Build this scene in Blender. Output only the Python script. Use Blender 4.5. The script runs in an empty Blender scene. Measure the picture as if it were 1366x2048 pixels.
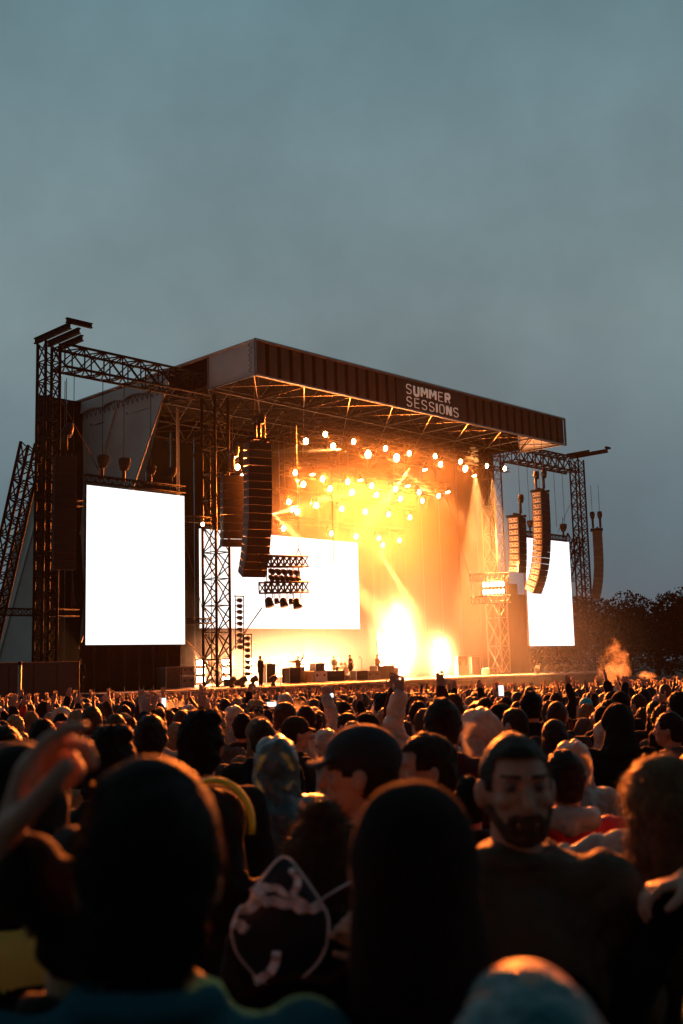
import bpy, math, random
import numpy as np
from mathutils import Vector, Matrix, noise as mnoise

random.seed(7)
sc = bpy.context.scene
COL = sc.collection
# ------------------------------------------------------------------ camera, sky, light, exposure
cam_d = bpy.data.cameras.new("camera")
cam = bpy.data.objects.new("camera", cam_d)
COL.objects.link(cam)
cam_d.sensor_fit = 'VERTICAL'
cam_d.sensor_height = 36.0
cam_d.sensor_width = 24.0
cam_d.lens = 2133.0 * 36.0 / 2048.0
cam_d.clip_start = 0.05
cam_d.clip_end = 3000
cam_d.dof.use_dof = True
cam_d.dof.focus_distance = 34.0
cam_d.dof.aperture_fstop = 3.2
cam.matrix_world = (Matrix.Translation((0, 0, 1.9)) @ Matrix.Rotation(math.radians(90 + 8.04), 4, 'X')
                    @ Matrix.Rotation(math.radians(-1.473), 4, 'Z'))
sc.camera = cam

sc.view_settings.view_transform = 'Standard'
sc.view_settings.look = 'None'
sc.view_settings.exposure = 0.0
sc.view_settings.gamma = 1.0
sc.view_settings.use_curve_mapping = False

w = bpy.data.worlds.new("World")
sc.world = w
w.use_nodes = True
wn, wl = w.node_tree.nodes, w.node_tree.links
wn.clear()
w_out = wn.new('ShaderNodeOutputWorld')
w_bg = wn.new('ShaderNodeBackground')
w_tc = wn.new('ShaderNodeTexCoord')
w_sep = wn.new('ShaderNodeSeparateXYZ')
wl.new(w_tc.outputs['Generated'], w_sep.inputs[0])
w_ramp = wn.new('ShaderNodeValToRGB')
cr = w_ramp.color_ramp
cr.elements[0].position = 0.0
cr.elements[0].color = (0.090, 0.120, 0.150, 1)
cr.elements[1].position = 1.0
cr.elements[1].color = (0.035, 0.070, 0.085, 1)
for p_, c_ in ((0.12, (0.100, 0.152, 0.180, 1)), (0.30, (0.165, 0.228, 0.242, 1)), (0.45, (0.146, 0.224, 0.247, 1)), (0.60, (0.104, 0.188, 0.218, 1))):
    e_ = cr.elements.new(p_)
    e_.color = c_
wl.new(w_sep.outputs['Z'], w_ramp.inputs['Fac'])
w_no = wn.new('ShaderNodeTexNoise')
w_no.inputs['Scale'].default_value = 2.4
w_no.inputs['Detail'].default_value = 6
w_no.inputs['Roughness'].default_value = 0.58
wl.new(w_tc.outputs['Generated'], w_no.inputs['Vector'])
w_mr = wn.new('ShaderNodeMapRange')
w_mr.inputs['From Min'].default_value = 0.3
w_mr.inputs['From Max'].default_value = 0.7
w_mr.inputs['To Min'].default_value = 0.86
w_mr.inputs['To Max'].default_value = 1.44
wl.new(w_no.outputs['Fac'], w_mr.inputs['Value'])
w_mul = wn.new('ShaderNodeVectorMath')
w_mul.operation = 'SCALE'
wl.new(w_ramp.outputs['Color'], w_mul.inputs[0])
wl.new(w_mr.outputs['Result'], w_mul.inputs['Scale'])
w_sky = wn.new('ShaderNodeTexSky')
w_sky.sky_type = 'NISHITA'
w_sky.sun_disc = False
w_sky.sun_elevation = math.radians(2.0)
w_sky.sun_rotation = math.radians(60.0)
w_sc = wn.new('ShaderNodeVectorMath')
w_sc.operation = 'SCALE'
w_sc.inputs['Scale'].default_value = 0.05
wl.new(w_sky.outputs['Color'], w_sc.inputs[0])
w_mix = wn.new('ShaderNodeMix')
w_mix.data_type = 'RGBA'
w_mix.inputs['Factor'].default_value = 0.90
wl.new(w_sc.outputs[0], w_mix.inputs['A'])
wl.new(w_mul.outputs[0], w_mix.inputs['B'])
wl.new(w_mix.outputs['Result'], w_bg.inputs['Color'])
# dusk overcast: strength faded overhead and behind the camera to keep the crowd dark
w_y = wn.new('ShaderNodeMapRange')
w_y.interpolation_type = 'SMOOTHSTEP'
w_y.inputs['From Min'].default_value = -0.9
w_y.inputs['From Max'].default_value = 0.85
w_y.inputs['To Min'].default_value = 0.19
w_y.inputs['To Max'].default_value = 1.0
wl.new(w_sep.outputs['Y'], w_y.inputs['Value'])
wl.new(w_y.outputs['Result'], w_bg.inputs['Strength'])
wl.new(w_bg.outputs[0], w_out.inputs['Surface'])

sun_d = bpy.data.lights.new("sun", 'SUN')
sun_d.energy = 0.03
sun_d.angle = math.radians(20)
sun_d.color = (1.0, 0.95, 0.9)
sun = bpy.data.objects.new("sun", sun_d)
sun.rotation_euler = (math.radians(50), 0, math.radians(200))
COL.objects.link(sun)

cy = sc.cycles
cy.use_denoising = True
try:
    cy.denoiser = 'OPENIMAGEDENOISE'
except Exception:
    pass
cy.max_bounces = 5
cy.diffuse_bounces = 2
cy.glossy_bounces = 2
cy.transmission_bounces = 3
cy.transparent_max_bounces = 8
cy.volume_bounces = 0
cy.sample_clamp_indirect = 3.0
cy.sample_clamp_direct = 0.0
cy.use_light_tree = True
cy.volume_step_rate = 1.0
cy.volume_max_steps = 128

# ------------------------------------------------------------------ stage frame: origin under the roof's front left corner
YAW = math.atan2(0.71386, 0.70029)
SO = Vector((-4.743, 60.0, 0.0))
SU = Vector((0.70029, 0.71386, 0))
SV = Vector((-0.71386, 0.70029, 0))


def S(u, v, z):
    return SO + SU * u + SV * v + Vector((0, 0, z))


def ground_z(x, y):
    return -0.025 * max(-20.0, min(y, 110.0))


DECK = 0.65

# ------------------------------------------------------------------ materials
MATS = {}


def mat(name, col, rough=0.7, metal=0.0, var=0.15, vscale=6.0, bump=0.0, bscale=60.0, sheen=0.0, sub=0.0, coat=0.0, spec=0.5, rand=0.0):
    if name in MATS:
        return MATS[name]
    m = bpy.data.materials.new(name)
    m.use_nodes = True
    n, l = m.node_tree.nodes, m.node_tree.links
    b = n['Principled BSDF']
    b.inputs['Roughness'].default_value = rough
    b.inputs['Metallic'].default_value = metal
    b.inputs['Specular IOR Level'].default_value = spec
    if sheen:
        b.inputs['Sheen Weight'].default_value = sheen
    if coat:
        b.inputs['Coat Weight'].default_value = coat
    tc = n.new('ShaderNodeTexCoord')
    no = n.new('ShaderNodeTexNoise')
    no.inputs['Scale'].default_value = vscale
    no.inputs['Detail'].default_value = 5
    l.new(tc.outputs['Object'], no.inputs['Vector'])
    mr = n.new('ShaderNodeMapRange')
    mr.inputs['From Min'].default_value = 0.25
    mr.inputs['From Max'].default_value = 0.75
    mr.inputs['To Min'].default_value = 1 - var
    mr.inputs['To Max'].default_value = 1 + var
    l.new(no.outputs['Fac'], mr.inputs['Value'])
    sc_ = n.new('ShaderNodeVectorMath')
    sc_.operation = 'SCALE'
    sc_.inputs[0].default_value = col
    l.new(mr.outputs['Result'], sc_.inputs['Scale'])
    last = sc_.outputs[0]
    if rand:
        oi = n.new('ShaderNodeObjectInfo')
        mr2 = n.new('ShaderNodeMapRange')
        mr2.inputs['To Min'].default_value = 1 - rand
        mr2.inputs['To Max'].default_value = 1 + rand
        l.new(oi.outputs['Random'], mr2.inputs['Value'])
        s2 = n.new('ShaderNodeVectorMath')
        s2.operation = 'SCALE'
        l.new(last, s2.inputs[0])
        l.new(mr2.outputs['Result'], s2.inputs['Scale'])
        last = s2.outputs[0]
    l.new(last, b.inputs['Base Color'])
    if bump:
        n2 = n.new('ShaderNodeTexNoise')
        n2.inputs['Scale'].default_value = bscale
        n2.inputs['Detail'].default_value = 4
        l.new(tc.outputs['Object'], n2.inputs['Vector'])
        bp = n.new('ShaderNodeBump')
        bp.inputs['Strength'].default_value = bump
        bp.inputs['Distance'].default_value = 0.02
        l.new(n2.outputs['Fac'], bp.inputs['Height'])
        l.new(bp.outputs['Normal'], b.inputs['Normal'])
    MATS[name] = m
    return m


def emis(name, col, strength, sampling=None):
    if name in MATS:
        return MATS[name]
    m = bpy.data.materials.new(name)
    m.use_nodes = True
    n, l = m.node_tree.nodes, m.node_tree.links
    n.remove(n['Principled BSDF'])
    e = n.new('ShaderNodeEmission')
    e.inputs['Color'].default_value = (*col, 1)
    e.inputs['Strength'].default_value = strength
    l.new(e.outputs[0], n['Material Output'].inputs['Surface'])
    if sampling:
        m.cycles.emission_sampling = sampling
    MATS[name] = m
    return m


def plastic_film(name, col, trans=0.45, nscale=9, rough=.28):
    """thin rain-poncho film: diffuse + translucent with a gloss"""
    m = bpy.data.materials.new(name)
    m.use_nodes = True
    n, l = m.node_tree.nodes, m.node_tree.links
    b = n['Principled BSDF']
    b.inputs['Roughness'].default_value = rough
    b.inputs['Coat Weight'].default_value = 0.3
    tc = n.new('ShaderNodeTexCoord')
    no = n.new('ShaderNodeTexNoise')
    no.inputs['Scale'].default_value = nscale
    no.inputs['Detail'].default_value = 6
    no.inputs['Distortion'].default_value = 1.2
    l.new(tc.outputs['Object'], no.inputs['Vector'])
    rp = n.new('ShaderNodeValToRGB')
    rp.color_ramp.elements[0].position = 0.3
    rp.color_ramp.elements[0].color = (col[0] * .6, col[1] * .6, col[2] * .6, 1)
    rp.color_ramp.elements[1].position = 0.7
    rp.color_ramp.elements[1].color = (*col, 1)
    l.new(no.outputs['Fac'], rp.inputs['Fac'])
    l.new(rp.outputs['Color'], b.inputs['Base Color'])
    bp = n.new('ShaderNodeBump')
    bp.inputs['Strength'].default_value = 0.9
    bp.inputs['Distance'].default_value = 0.03
    l.new(no.outputs['Fac'], bp.inputs['Height'])
    l.new(bp.outputs['Normal'], b.inputs['Normal'])
    t = n.new('ShaderNodeBsdfTranslucent')
    l.new(rp.outputs['Color'], t.inputs['Color'])
    mx = n.new('ShaderNodeMixShader')
    mx.inputs[0].default_value = trans
    l.new(b.outputs[0], mx.inputs[1])
    l.new(t.outputs[0], mx.inputs[2])
    l.new(mx.outputs[0], n['Material Output'].inputs['Surface'])
    MATS[name] = m
    return m


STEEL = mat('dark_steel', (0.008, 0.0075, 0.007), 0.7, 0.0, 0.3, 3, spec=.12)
LITSTEEL = mat('stage_lit_steel', (0.045, 0.040, 0.035), 0.55, 0.3, 0.3, 3, spec=.3)  # paler copy of the dark steel, stage light mixed into its colour
ALU = mat('aluminium', (0.30, 0.29, 0.28), 0.42, 0.85, 0.2, 3)
BLACKBOX = mat('black_paint', (0.012, 0.012, 0.012), 0.6, 0, 0.3, 4)
DRAPE = mat('black_drape', (0.006, 0.006, 0.006), 1.0, 0, 0.4, 1.2, 0.3, 8, spec=.03)
GREYSHEET = mat('grey_sheeting', (0.78, 0.72, 0.65), 0.75, 0, 0.18, 0.35, 0.25, 1.5)
BANNER = mat('banner_cloth', (0.12, 0.10, 0.075), 0.9, 0, 0.2, 0.8, 0.3, 2, spec=.1)
BANNERD = mat('banner_dark_fold', (0.006, 0.005, 0.004), 0.95, 0, 0.2, 0.8, spec=.05)
LETTER = mat('white_lettering_glow', (0.78, 0.68, 0.62), 0.7, 0, 0.12, 2)
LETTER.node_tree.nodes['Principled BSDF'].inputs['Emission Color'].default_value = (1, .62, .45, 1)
LETTER.node_tree.nodes['Principled BSDF'].inputs['Emission Strength'].default_value = .22  # weak warm glow added to the letters in place of light falling on them
DECKM = mat('deck_ply', (0.05, 0.045, 0.04), 0.6, 0, 0.3, 2)
MUD = mat('trampled_grass', (0.030, 0.030, 0.018), 0.95, 0, 0.5, 0.8, 0.6, 12)
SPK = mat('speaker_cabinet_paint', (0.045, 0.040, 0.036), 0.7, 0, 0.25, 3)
SPKSIDE = mat('speaker_side_lit', (0.42, 0.34, 0.26), 0.6, 0, 0.25, 3)  # pale side plates: stage light on the right columns put into the colour
GRILLE = mat('speaker_grille', (0.022, 0.019, 0.017), 0.8, 0.2, 0.3, 3, 0.4, 40)
BARK = mat('bark', (0.05, 0.04, 0.03), 0.9)
LEAF = mat('leaf', (0.008, 0.010, 0.006), 1.0, 0, 0.5, 0.6, spec=.0)
HOARD = mat('fence_hoarding', (0.32, 0.30, 0.28), 0.7, 0, 0.12, 0.6)
WHITEP = mat('white_paint', (0.6, 0.57, 0.52), 0.5)
SCREEN = emis('screen_white', (1.0, 0.985, 0.96), 1.5)
SCREENC = emis('screen_white_centre', (1.0, 0.97, 0.92), 1.5)
LENS = emis('lamp_lens', (1.0, 0.72, 0.38), 40.0, 'NONE')
LENSW = emis('strobe_lens', (1.0, 0.82, 0.6), 25.0, 'NONE')
PHONE = emis('phone_screen', (0.85, 0.92, 1.0), 1.6, 'NONE')

# ------------------------------------------------------------------ mesh helpers


class MB:
    def __init__(self):
        self.v, self.f = [], []

    def add(self, verts, faces):
        o = len(self.v)
        self.v += [tuple(p) for p in verts]
        self.f += [tuple(i + o for i in f) for f in faces]
        return self

    def box(self, x0, x1, y0, y1, z0, z1):
        v = [(x0, y0, z0), (x1, y0, z0), (x1, y1, z0), (x0, y1, z0), (x0, y0, z1), (x1, y0, z1), (x1, y1, z1), (x0, y1, z1)]
        return self.add(v, [(0, 3, 2, 1), (4, 5, 6, 7), (0, 1, 5, 4), (1, 2, 6, 5), (2, 3, 7, 6), (3, 0, 4, 7)])

    def bbox(self, x0, x1, y0, y1, z0, z1, b=0.02):
        """box with chamfered vertical and top edges"""
        def ring(x0, x1, y0, y1, z, c):
            return [(x0 + c, y0, z), (x1 - c, y0, z), (x1, y0 + c, z), (x1, y1 - c, z), (x1 - c, y1, z), (x0 + c, y1, z), (x0, y1 - c, z), (x0, y0 + c, z)]
        r = ring(x0 + b, x1 - b, y0 + b, y1 - b, z0, b) + ring(x0, x1, y0, y1, z0 + b, b) + ring(x0, x1, y0, y1, z1 - b, b) + ring(x0 + b, x1 - b, y0 + b, y1 - b, z1, b)
        f = [tuple(range(7, -1, -1)), tuple(range(24, 32))]
        for k in range(3):
            for i in range(8):
                j = (i + 1) % 8
                f.append((k * 8 + i, k * 8 + j, k * 8 + 8 + j, k * 8 + 8 + i))
        return self.add(r, f)

    def bar(self, a, b, r, n=4, r2=None, caps=True):
        a, b = Vector(a), Vector(b)
        d = (b - a)
        if d.length < 1e-6:
            return self
        d.normalize()
        up = Vector((0, 0, 1)) if abs(d.z) < 0.9 else Vector((1, 0, 0))
        x = d.cross(up).normalized()
        y = d.cross(x)
        r2 = r if r2 is None else r2
        vs = []
        for q, rr in ((a, r), (b, r2)):
            for i in range(n):
                t = 2 * math.pi * (i + .5) / n
                vs.append(q + x * (math.cos(t) * rr) + y * (math.sin(t) * rr))
        fs = [(i, (i + 1) % n, n + (i + 1) % n, n + i) for i in range(n)]
        if caps:
            fs += [tuple(range(n - 1, -1, -1)), tuple(range(n, 2 * n))]
        return self.add(vs, fs)

    def tube(self, pts, r, n=6, sy=1.0, closed=False):
        pts = [Vector(p) for p in pts]
        vs, fs = [], []
        m = len(pts)
        px = None
        for i, p in enumerate(pts):
            if closed:
                d = pts[(i + 1) % m] - pts[i - 1]
            else:
                d = pts[min(i + 1, m - 1)] - pts[max(i - 1, 0)]
            d.normalize()
            if px is None:
                up = Vector((0, 0, 1)) if abs(d.z) < 0.9 else Vector((0, 1, 0))
                x = d.cross(up).normalized()
            else:
                x = (px - d * px.dot(d))
                x = x.normalized() if x.length > 1e-5 else d.orthogonal().normalized()
            px = x
            y = d.cross(x)
            rr = r[i] if isinstance(r, (list, tuple)) else r
            for k in range(n):
                t = 2 * math.pi * k / n
                vs.append(p + x * (math.cos(t) * rr) + y * (math.sin(t) * rr * sy))
        for i in range(m if closed else m - 1):
            a0, b0 = i * n, ((i + 1) % m) * n
            for k in range(n):
                k2 = (k + 1) % n
                fs.append((a0 + k, a0 + k2, b0 + k2, b0 + k))
        if not closed:
            fs += [tuple(range(n - 1, -1, -1)), tuple((m - 1) * n + k for k in range(n))]
        return self.add(vs, fs)

    def ell(self, c, r, nu=12, nv=8, rot=None):
        vs, fs = [], []
        c = Vector(c)
        if not hasattr(r, '__len__'):
            r = (r, r, r)
        for j in range(1, nv):
            t = math.pi * j / nv
            for i in range(nu):
                p = 2 * math.pi * i / nu
                q = Vector((r[0] * math.sin(t) * math.cos(p), r[1] * math.sin(t) * math.sin(p), r[2] * math.cos(t)))
                if rot is not None:
                    q = rot @ q
                vs.append(c + q)
        top, bot = Vector((0, 0, r[2])), Vector((0, 0, -r[2]))
        if rot is not None:
            top, bot = rot @ top, rot @ bot
        vs += [c + top, c + bot]
        T, B = len(vs) - 2, len(vs) - 1
        for i in range(nu):
            i2 = (i + 1) % nu
            fs.append((T, i, i2))
            fs.append((B, (nv - 2) * nu + i2, (nv - 2) * nu + i))
            for j in range(nv - 2):
                fs.append((j * nu + i, (j + 1) * nu + i, (j + 1) * nu + i2, j * nu + i2))
        return self.add(vs, fs)

    def cap(self, a, b, ra, rb, n=10):
        """tapered capsule"""
        a, b = Vector(a), Vector(b)
        d = b - a
        if d.length < 1e-6:
            return self.ell(a, ra)
        d.normalize()
        pts, rr = [], []
        for t in (-.97, -.75, -.4):
            pts.append(a + d * (ra * t)); rr.append(ra * math.sqrt(1 - t * t))
        pts += [a, b]
        rr += [ra, rb]
        for t in (.4, .75, .97):
            pts.append(b + d * (rb * t)); rr.append(rb * math.sqrt(1 - t * t))
        return self.tube(pts, rr, n)

    def mesh(self, name, smooth=False):
        me = bpy.data.meshes.new(name)
        me.from_pydata([tuple(p) for p in self.v], [], self.f)
        if smooth:
            me.polygons.foreach_set('use_smooth', [True] * len(me.polygons))
        me.update()
        return me

    def build(self, name, m, parent=None, smooth=False, mtx=None):
        me = self.mesh(name, smooth)
        return place(me, name, m, parent, mtx)


def place(me, name, m, parent=None, mtx=None, own=False):
    if m is not None and not me.materials:
        me.materials.append(m)
    o = bpy.data.objects.new(name, me)
    COL.objects.link(o)
    if m is not None and me.materials[0] is not m:
        own = True
    if own and m is not None:
        o.material_slots[0].link = 'OBJECT'
        o.material_slots[0].material = m
    if parent:
        o.parent = parent
    if mtx is not None:
        o.matrix_local = mtx
    return o


def tag(o, label=None, cat=None, group=None, kind=None):
    if label:
        n_ = len(label.split())
        if n_ < 4 or n_ > 16:
            print('LABEL LENGTH', n_, label)
        o['label'] = label
    if cat:
        o['category'] = cat
    if group:
        o['group'] = group
    if kind:
        o['kind'] = kind
    return o


def thing(name, loc, rz=0.0, label=None, cat=None, group=None, mtx=None):
    o = bpy.data.objects.new(name, None)
    o.empty_display_size = 0.2
    COL.objects.link(o)
    if mtx is not None:
        o.matrix_world = mtx
    else:
        o.location = loc
        o.rotation_euler = (0, 0, rz)
    return tag(o, label, cat, group)


def sthing(name, u, v, z, label, cat, group=None, rz=0.0):
    return thing(name, S(u, v, z), YAW + rz, label, cat, group)


def dup(o, parent=None):
    c = o.copy()
    COL.objects.link(c)
    if parent:
        c.parent = parent
    for ch in list(o.children):
        dup(ch, c)
    return c


def frame_mtx(p0, p1, up=Vector((0, 0, 1))):
    p0, p1 = Vector(p0), Vector(p1)
    x = (p1 - p0).normalized()
    if abs(x.dot(up)) > 0.95:
        up = SV
    y = up.cross(x).normalized()
    z = x.cross(y)
    m = Matrix((x, y, z)).transposed().to_4x4()
    m.translation = p0
    return m


def lattice(name, p0, p1, wd, ht, bay, rc, rb, label, cat, group=None, m=STEEL, style='x', parent=None):
    """truss with 4 chords and one bracing object per bay; p0/p1 in stage coordinates"""
    a, b = S(*p0), S(*p1)
    mt = frame_mtx(a, b)
    L = (b - a).length
    nb = max(1, round(L / bay))
    bl = L / nb
    if parent is None:
        t = thing(name, None, 0, label, cat, group, mt)
        off = Matrix.Identity(4)
    else:
        t = parent
        off = parent.matrix_world.inverted() @ mt if False else mt
    ch = MB().bar((0, 0, 0), (L, 0, 0), rc, 6).mesh('chord', True)
    hy, hz = wd / 2, ht / 2
    for sy in (-1, 1):
        for sz in (-1, 1):
            place(ch, 'chord', m, t, Matrix.Translation((0, sy * hy, sz * hz)))
    bm = MB()
    for sy in (-1, 1):
        if style == 'x':
            bm.bar((0, sy * hy, -hz), (bl, sy * hy, hz), rb, 4, caps=False)
            bm.bar((0, sy * hy, hz), (bl, sy * hy, -hz), rb, 4, caps=False)
        elif style == 'z':
            bm.bar((0, sy * hy, -hz), (bl / 2, sy * hy, hz), rb, 4, caps=False)
            bm.bar((bl / 2, sy * hy, hz), (bl, sy * hy, -hz), rb, 4, caps=False)
        bm.bar((0, sy * hy, -hz), (0, sy * hy, hz), rb, 4, caps=False)
    for sz in (-1, 1):
        if style == 'x':
            bm.bar((0, -hy, sz * hz), (bl / 2, hy, sz * hz), rb, 4, caps=False)
            bm.bar((bl / 2, hy, sz * hz), (bl, -hy, sz * hz), rb, 4, caps=False)
        else:
            bm.bar((0, -hy, sz * hz), (bl, hy, sz * hz), rb, 4, caps=False)
        bm.bar((0, -hy, sz * hz), (0, hy, sz * hz), rb, 4, caps=False)
    bme = bm.mesh('brace')
    for k in range(nb):
        place(bme, 'brace', m, t, Matrix.Translation((k * bl, 0, 0)))
    return t


# ------------------------------------------------------------------ ground
g = MB()
gx = [-400, -120, -60, -30, -15, 0, 15, 30, 60, 120, 400]
gy = [-60, -20, 0, 10, 25, 45, 60, 80, 110, 200, 500, 900]
for y in gy:
    for x in gx:
        g.v.append((x, y, ground_z(x, y) + (0.1 * math.sin(x * .05) * math.sin(y * .04) if y > 60 else 0) - (0.0 if y < 110 else 0.1)))
n_ = len(gx)
for j in range(len(gy) - 1):
    for i in range(n_ - 1):
        g.f.append((j * n_ + i, j * n_ + i + 1, (j + 1) * n_ + i + 1, (j + 1) * n_ + i))
tag(g.build('ground', MUD, None, True), 'dark trampled grass field under the crowd', None, None, 'structure')

# ------------------------------------------------------------------ stage platform
stg = sthing('stage_platform', 0, 0, 0, 'raised black stage deck with wings spanning behind the crowd', 'stage')
b = MB().box(-9.2, 41, 1.5, 19.5, DECK - 0.18, DECK)
b.build('deck', DECKM, stg)
for k in range(20):
    u0 = -9.2 + k * 2.51
    MB().box(u0 + .02, u0 + 2.47, 1.46, 1.52, -1.9, DECK - 0.2).build('skirt_panel', BLACKBOX, stg)
MB().box(-9.2, 41, 1.40, 1.5, DECK - 0.10, DECK - 0.04).build('edge_trim', ALU, stg)
MB().box(-9.25, -9.2, 1.5, 19.5, -1.9, DECK - .01).build('skirt_side', BLACKBOX, stg)
for k in range(9):
    u0 = 10.5 + k * .9
    MB().box(u0, u0 + .86, 7.6, 12.4, DECK, DECK + .38).build('riser_deck', DECKM, stg)

# ------------------------------------------------------------------ roof
ZB, ZT, RW, RD = 18.52, 20.63, 32.3, 22.4
roof = sthing('stage_roof', 0, 0, 0, 'big flat stage roof with striped dark fascia and white lettering', 'roof')
MB().box(-0.02, RW + .02, .10, RD, ZT - .05, ZT + .03).build('roof_sheet', GREYSHEET, roof)
MB().bar((-.05, -.02, ZT + .02), (RW + .05, -.02, ZT + .02), .09, 6).build('top_trim', ALU, roof)
MB().bar((-.05, -.03, ZB), (RW + .05, -.03, ZB), .075, 6).build('bottom_trim', ALU, roof)
MB().bar((-.04, -.02, ZB), (-.04, -.02, ZT), .07, 6).build('corner_post', ALU, roof)
MB().bar((RW + .04, -.02, ZB), (RW + .04, -.02, ZT), .09, 6).build('corner_post', ALU, roof)
MB().box(.0, RW, .10, .14, ZB + .04, ZT - .04).build('fascia_backing', BANNERD, roof)
npan = 34
pw = RW / npan
me = MB()
cols = 6
for i in range(cols + 1):
    x = pw * (.16 + .68 * i / cols)
    dy = -.055 * math.sin(math.pi * i / cols)
    me.v += [(x, dy + .07, ZB + .07), (x, dy + .075, (ZB + ZT) / 2), (x, dy * .5 + .08, ZT - .07)]
for i in range(cols):
    for k in range(2):
        me.f.append((i * 3 + k, i * 3 + 3 + k, i * 3 + 4 + k, i * 3 + 1 + k))
pm = me.mesh('banner_panel', True)
for k in range(npan):
    place(pm, 'banner_panel', BANNER, roof, Matrix.Translation((k * pw, random.uniform(-.01, .01), 0)))
# plain centre sheet behind the lettering
MB().box(12.3, 19.7, .0, .012, ZB + .08, ZT - .08).build('banner_sheet', mat('banner_sheet', (0.060, 0.042, 0.028), .8, 0, .25, .9), roof)
# left side banner: a slightly slack sheet
sb = MB()
for i in range(9):
    for k in range(5):
        y = 4.4 * i / 8
        z = ZB + .04 + (ZT - ZB - .06) * k / 4
        sb.v.append((.03 - .05 * math.sin(math.pi * i / 8) * math.sin(math.pi * k / 4) + .02 * math.sin(i * 2.1 + k), y, z))
for i in range(8):
    for k in range(4):
        sb.f.append((i * 5 + k, i * 5 + k + 1, i * 5 + k + 6, i * 5 + k + 5))
sb.build('side_banner', GREYSHEET, roof, True)
MB().bar((-.02, 4.42, ZB), (-.02, 4.42, ZT), .05, 6).build('side_banner_edge', ALU, roof)
MB().bar((-.03, 0, ZB), (-.03, 4.4, ZB), .06, 6).build('side_trim', ALU, roof)
MB().bar((-.03, 0, ZT + .02), (-.03, RD, ZT + .02), .08, 6).build('side_trim', GREYSHEET, roof)
lace = MB()
lz = [(.45 + .16 * ((i % 2) * 2 - 1) * (.4 + .6 * abs(math.sin(i))), ZT - .1 - i * .15) for i in range(13)]
lace.tube([(-.06, a_, b_) for a_, b_ in lz], .02, 5)
lace.build('lacing', BLACKBOX, roof)
MB().box(RW - .01, RW + .02, 0.12, 4.4, ZB + .04, ZT - .04).build('side_banner', GREYSHEET, roof)
MB().box(.02, .06, 4.45, 8.25, ZB + .3, ZT - .1).build('side_cloth', DRAPE, roof)
MB().box(.02, .06, 8.3, RD, 20.05, ZT - .1).build('side_cloth', DRAPE, roof)
MB().box(RW - .06, RW - .02, 4.45, RD, ZB + .3, ZT - .1).build('side_cloth', DRAPE, roof)
# roof steelwork seen from below
ROOFST = mat('roof_steel', (.020, .017, .014), .6, .1, .2, 3, spec=.2)
MB().box(.1, RW - .1, .16, RD - .1, ZT - .12, ZT - .08).build('roof_lining', DRAPE, roof)
nu_, nv_ = 8, 5
du, dv = RW / nu_, 21.6 / nv_
TR = .055
girder_u = MB()
girder_u.bar((.1, 0, ZB + .06), (RW - .1, 0, ZB + .06), TR, 5)
girder_u.bar((.1, 0, ZT - .35), (RW - .1, 0, ZT - .35), TR, 5)
for k in range(nu_ * 2):
    x0 = .1 + k * (RW - .2) / (nu_ * 2)
    x1 = x0 + (RW - .2) / (nu_ * 2)
    za, zb = (ZB + .06, ZT - .35) if k % 2 == 0 else (ZT - .35, ZB + .06)
    girder_u.bar((x0, 0, za), (x1, 0, zb), .035, 4)
gm = girder_u.mesh('roof_girder')
for j in range(nv_ + 1):
    place(gm, 'roof_girder', ROOFST, roof, Matrix.Translation((0, .25 + j * dv, 0)))
cross = MB()
cross.bar((0, .2, ZB + .07), (0, 21.8, ZB + .07), TR, 5)
cross.bar((0, .2, ZT - .3), (0, 21.8, ZT - .3), TR, 5)
for k in range(nv_ * 2):
    y0 = .2 + k * dv / 2
    za, zb = (ZB + .07, ZT - .3) if k % 2 == 0 else (ZT - .3, ZB + .07)
    cross.bar((0, y0, za), (0, y0 + dv / 2, zb), .035, 4)
cm = cross.mesh('cross_girder')
for j in range(nu_ + 1):
    place(cm, 'cross_girder', ROOFST, roof, Matrix.Translation((.15 + j * (RW - .3) / nu_, 0, 0)))
dg = MB()
dg.bar((0, 0, ZB + .15), (du, dv, ZB + .15), .035, 4)
dg.bar((du, 0, ZB + .19), (0, dv, ZB + .19), .035, 4)
dgm = dg.mesh('wind_brace')
for i in range(nu_):
    for j in range(nv_):
        place(dgm, 'wind_brace', ROOFST, roof, Matrix.Translation((i * du + .05, .25 + j * dv, 0)))
# lettering, each letter a raised stroke mesh
GL = {
    'S': [[(.95, .84), (.88, .93), (.72, 1), (.3, 1), (.1, .92), (.03, .78), (.06, .62), (.2, .55), (.8, .45), (.94, .38), (.97, .22), (.9, .08), (.7, 0), (.28, 0), (.12, .07), (.05, .16)]],
    'U': [[(.05, 1), (.05, .25), (.12, .08), (.3, 0), (.7, 0), (.88, .08), (.95, .25), (.95, 1)]],
    'M': [[(.02, 0), (.02, 1), (.1, 1), (.5, .38), (.9, 1), (.98, 1), (.98, 0)]],
    'E': [[(.95, 1), (.08, 1), (.08, 0), (.95, 0)], [(.08, .52), (.85, .52)]],
    'R': [[(.05, 0), (.05, 1), (.7, 1), (.9, .93), (.96, .78), (.93, .62), (.75, .52), (.05, .52)], [(.6, .5), (.95, 0)]],
    'I': [[(.5, 0), (.5, 1)]],
    'O': [[(.3, 0), (.7, 0), (.9, .08), (.97, .25), (.97, .75), (.9, .92), (.7, 1), (.3, 1), (.1, .92), (.03, .75), (.03, .25), (.1, .08), (.3, 0)]],
    'N': [[(.05, 0), (.05, 1), (.14, 1), (.86, 0), (.95, 0), (.95, 1)]],
}


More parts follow.
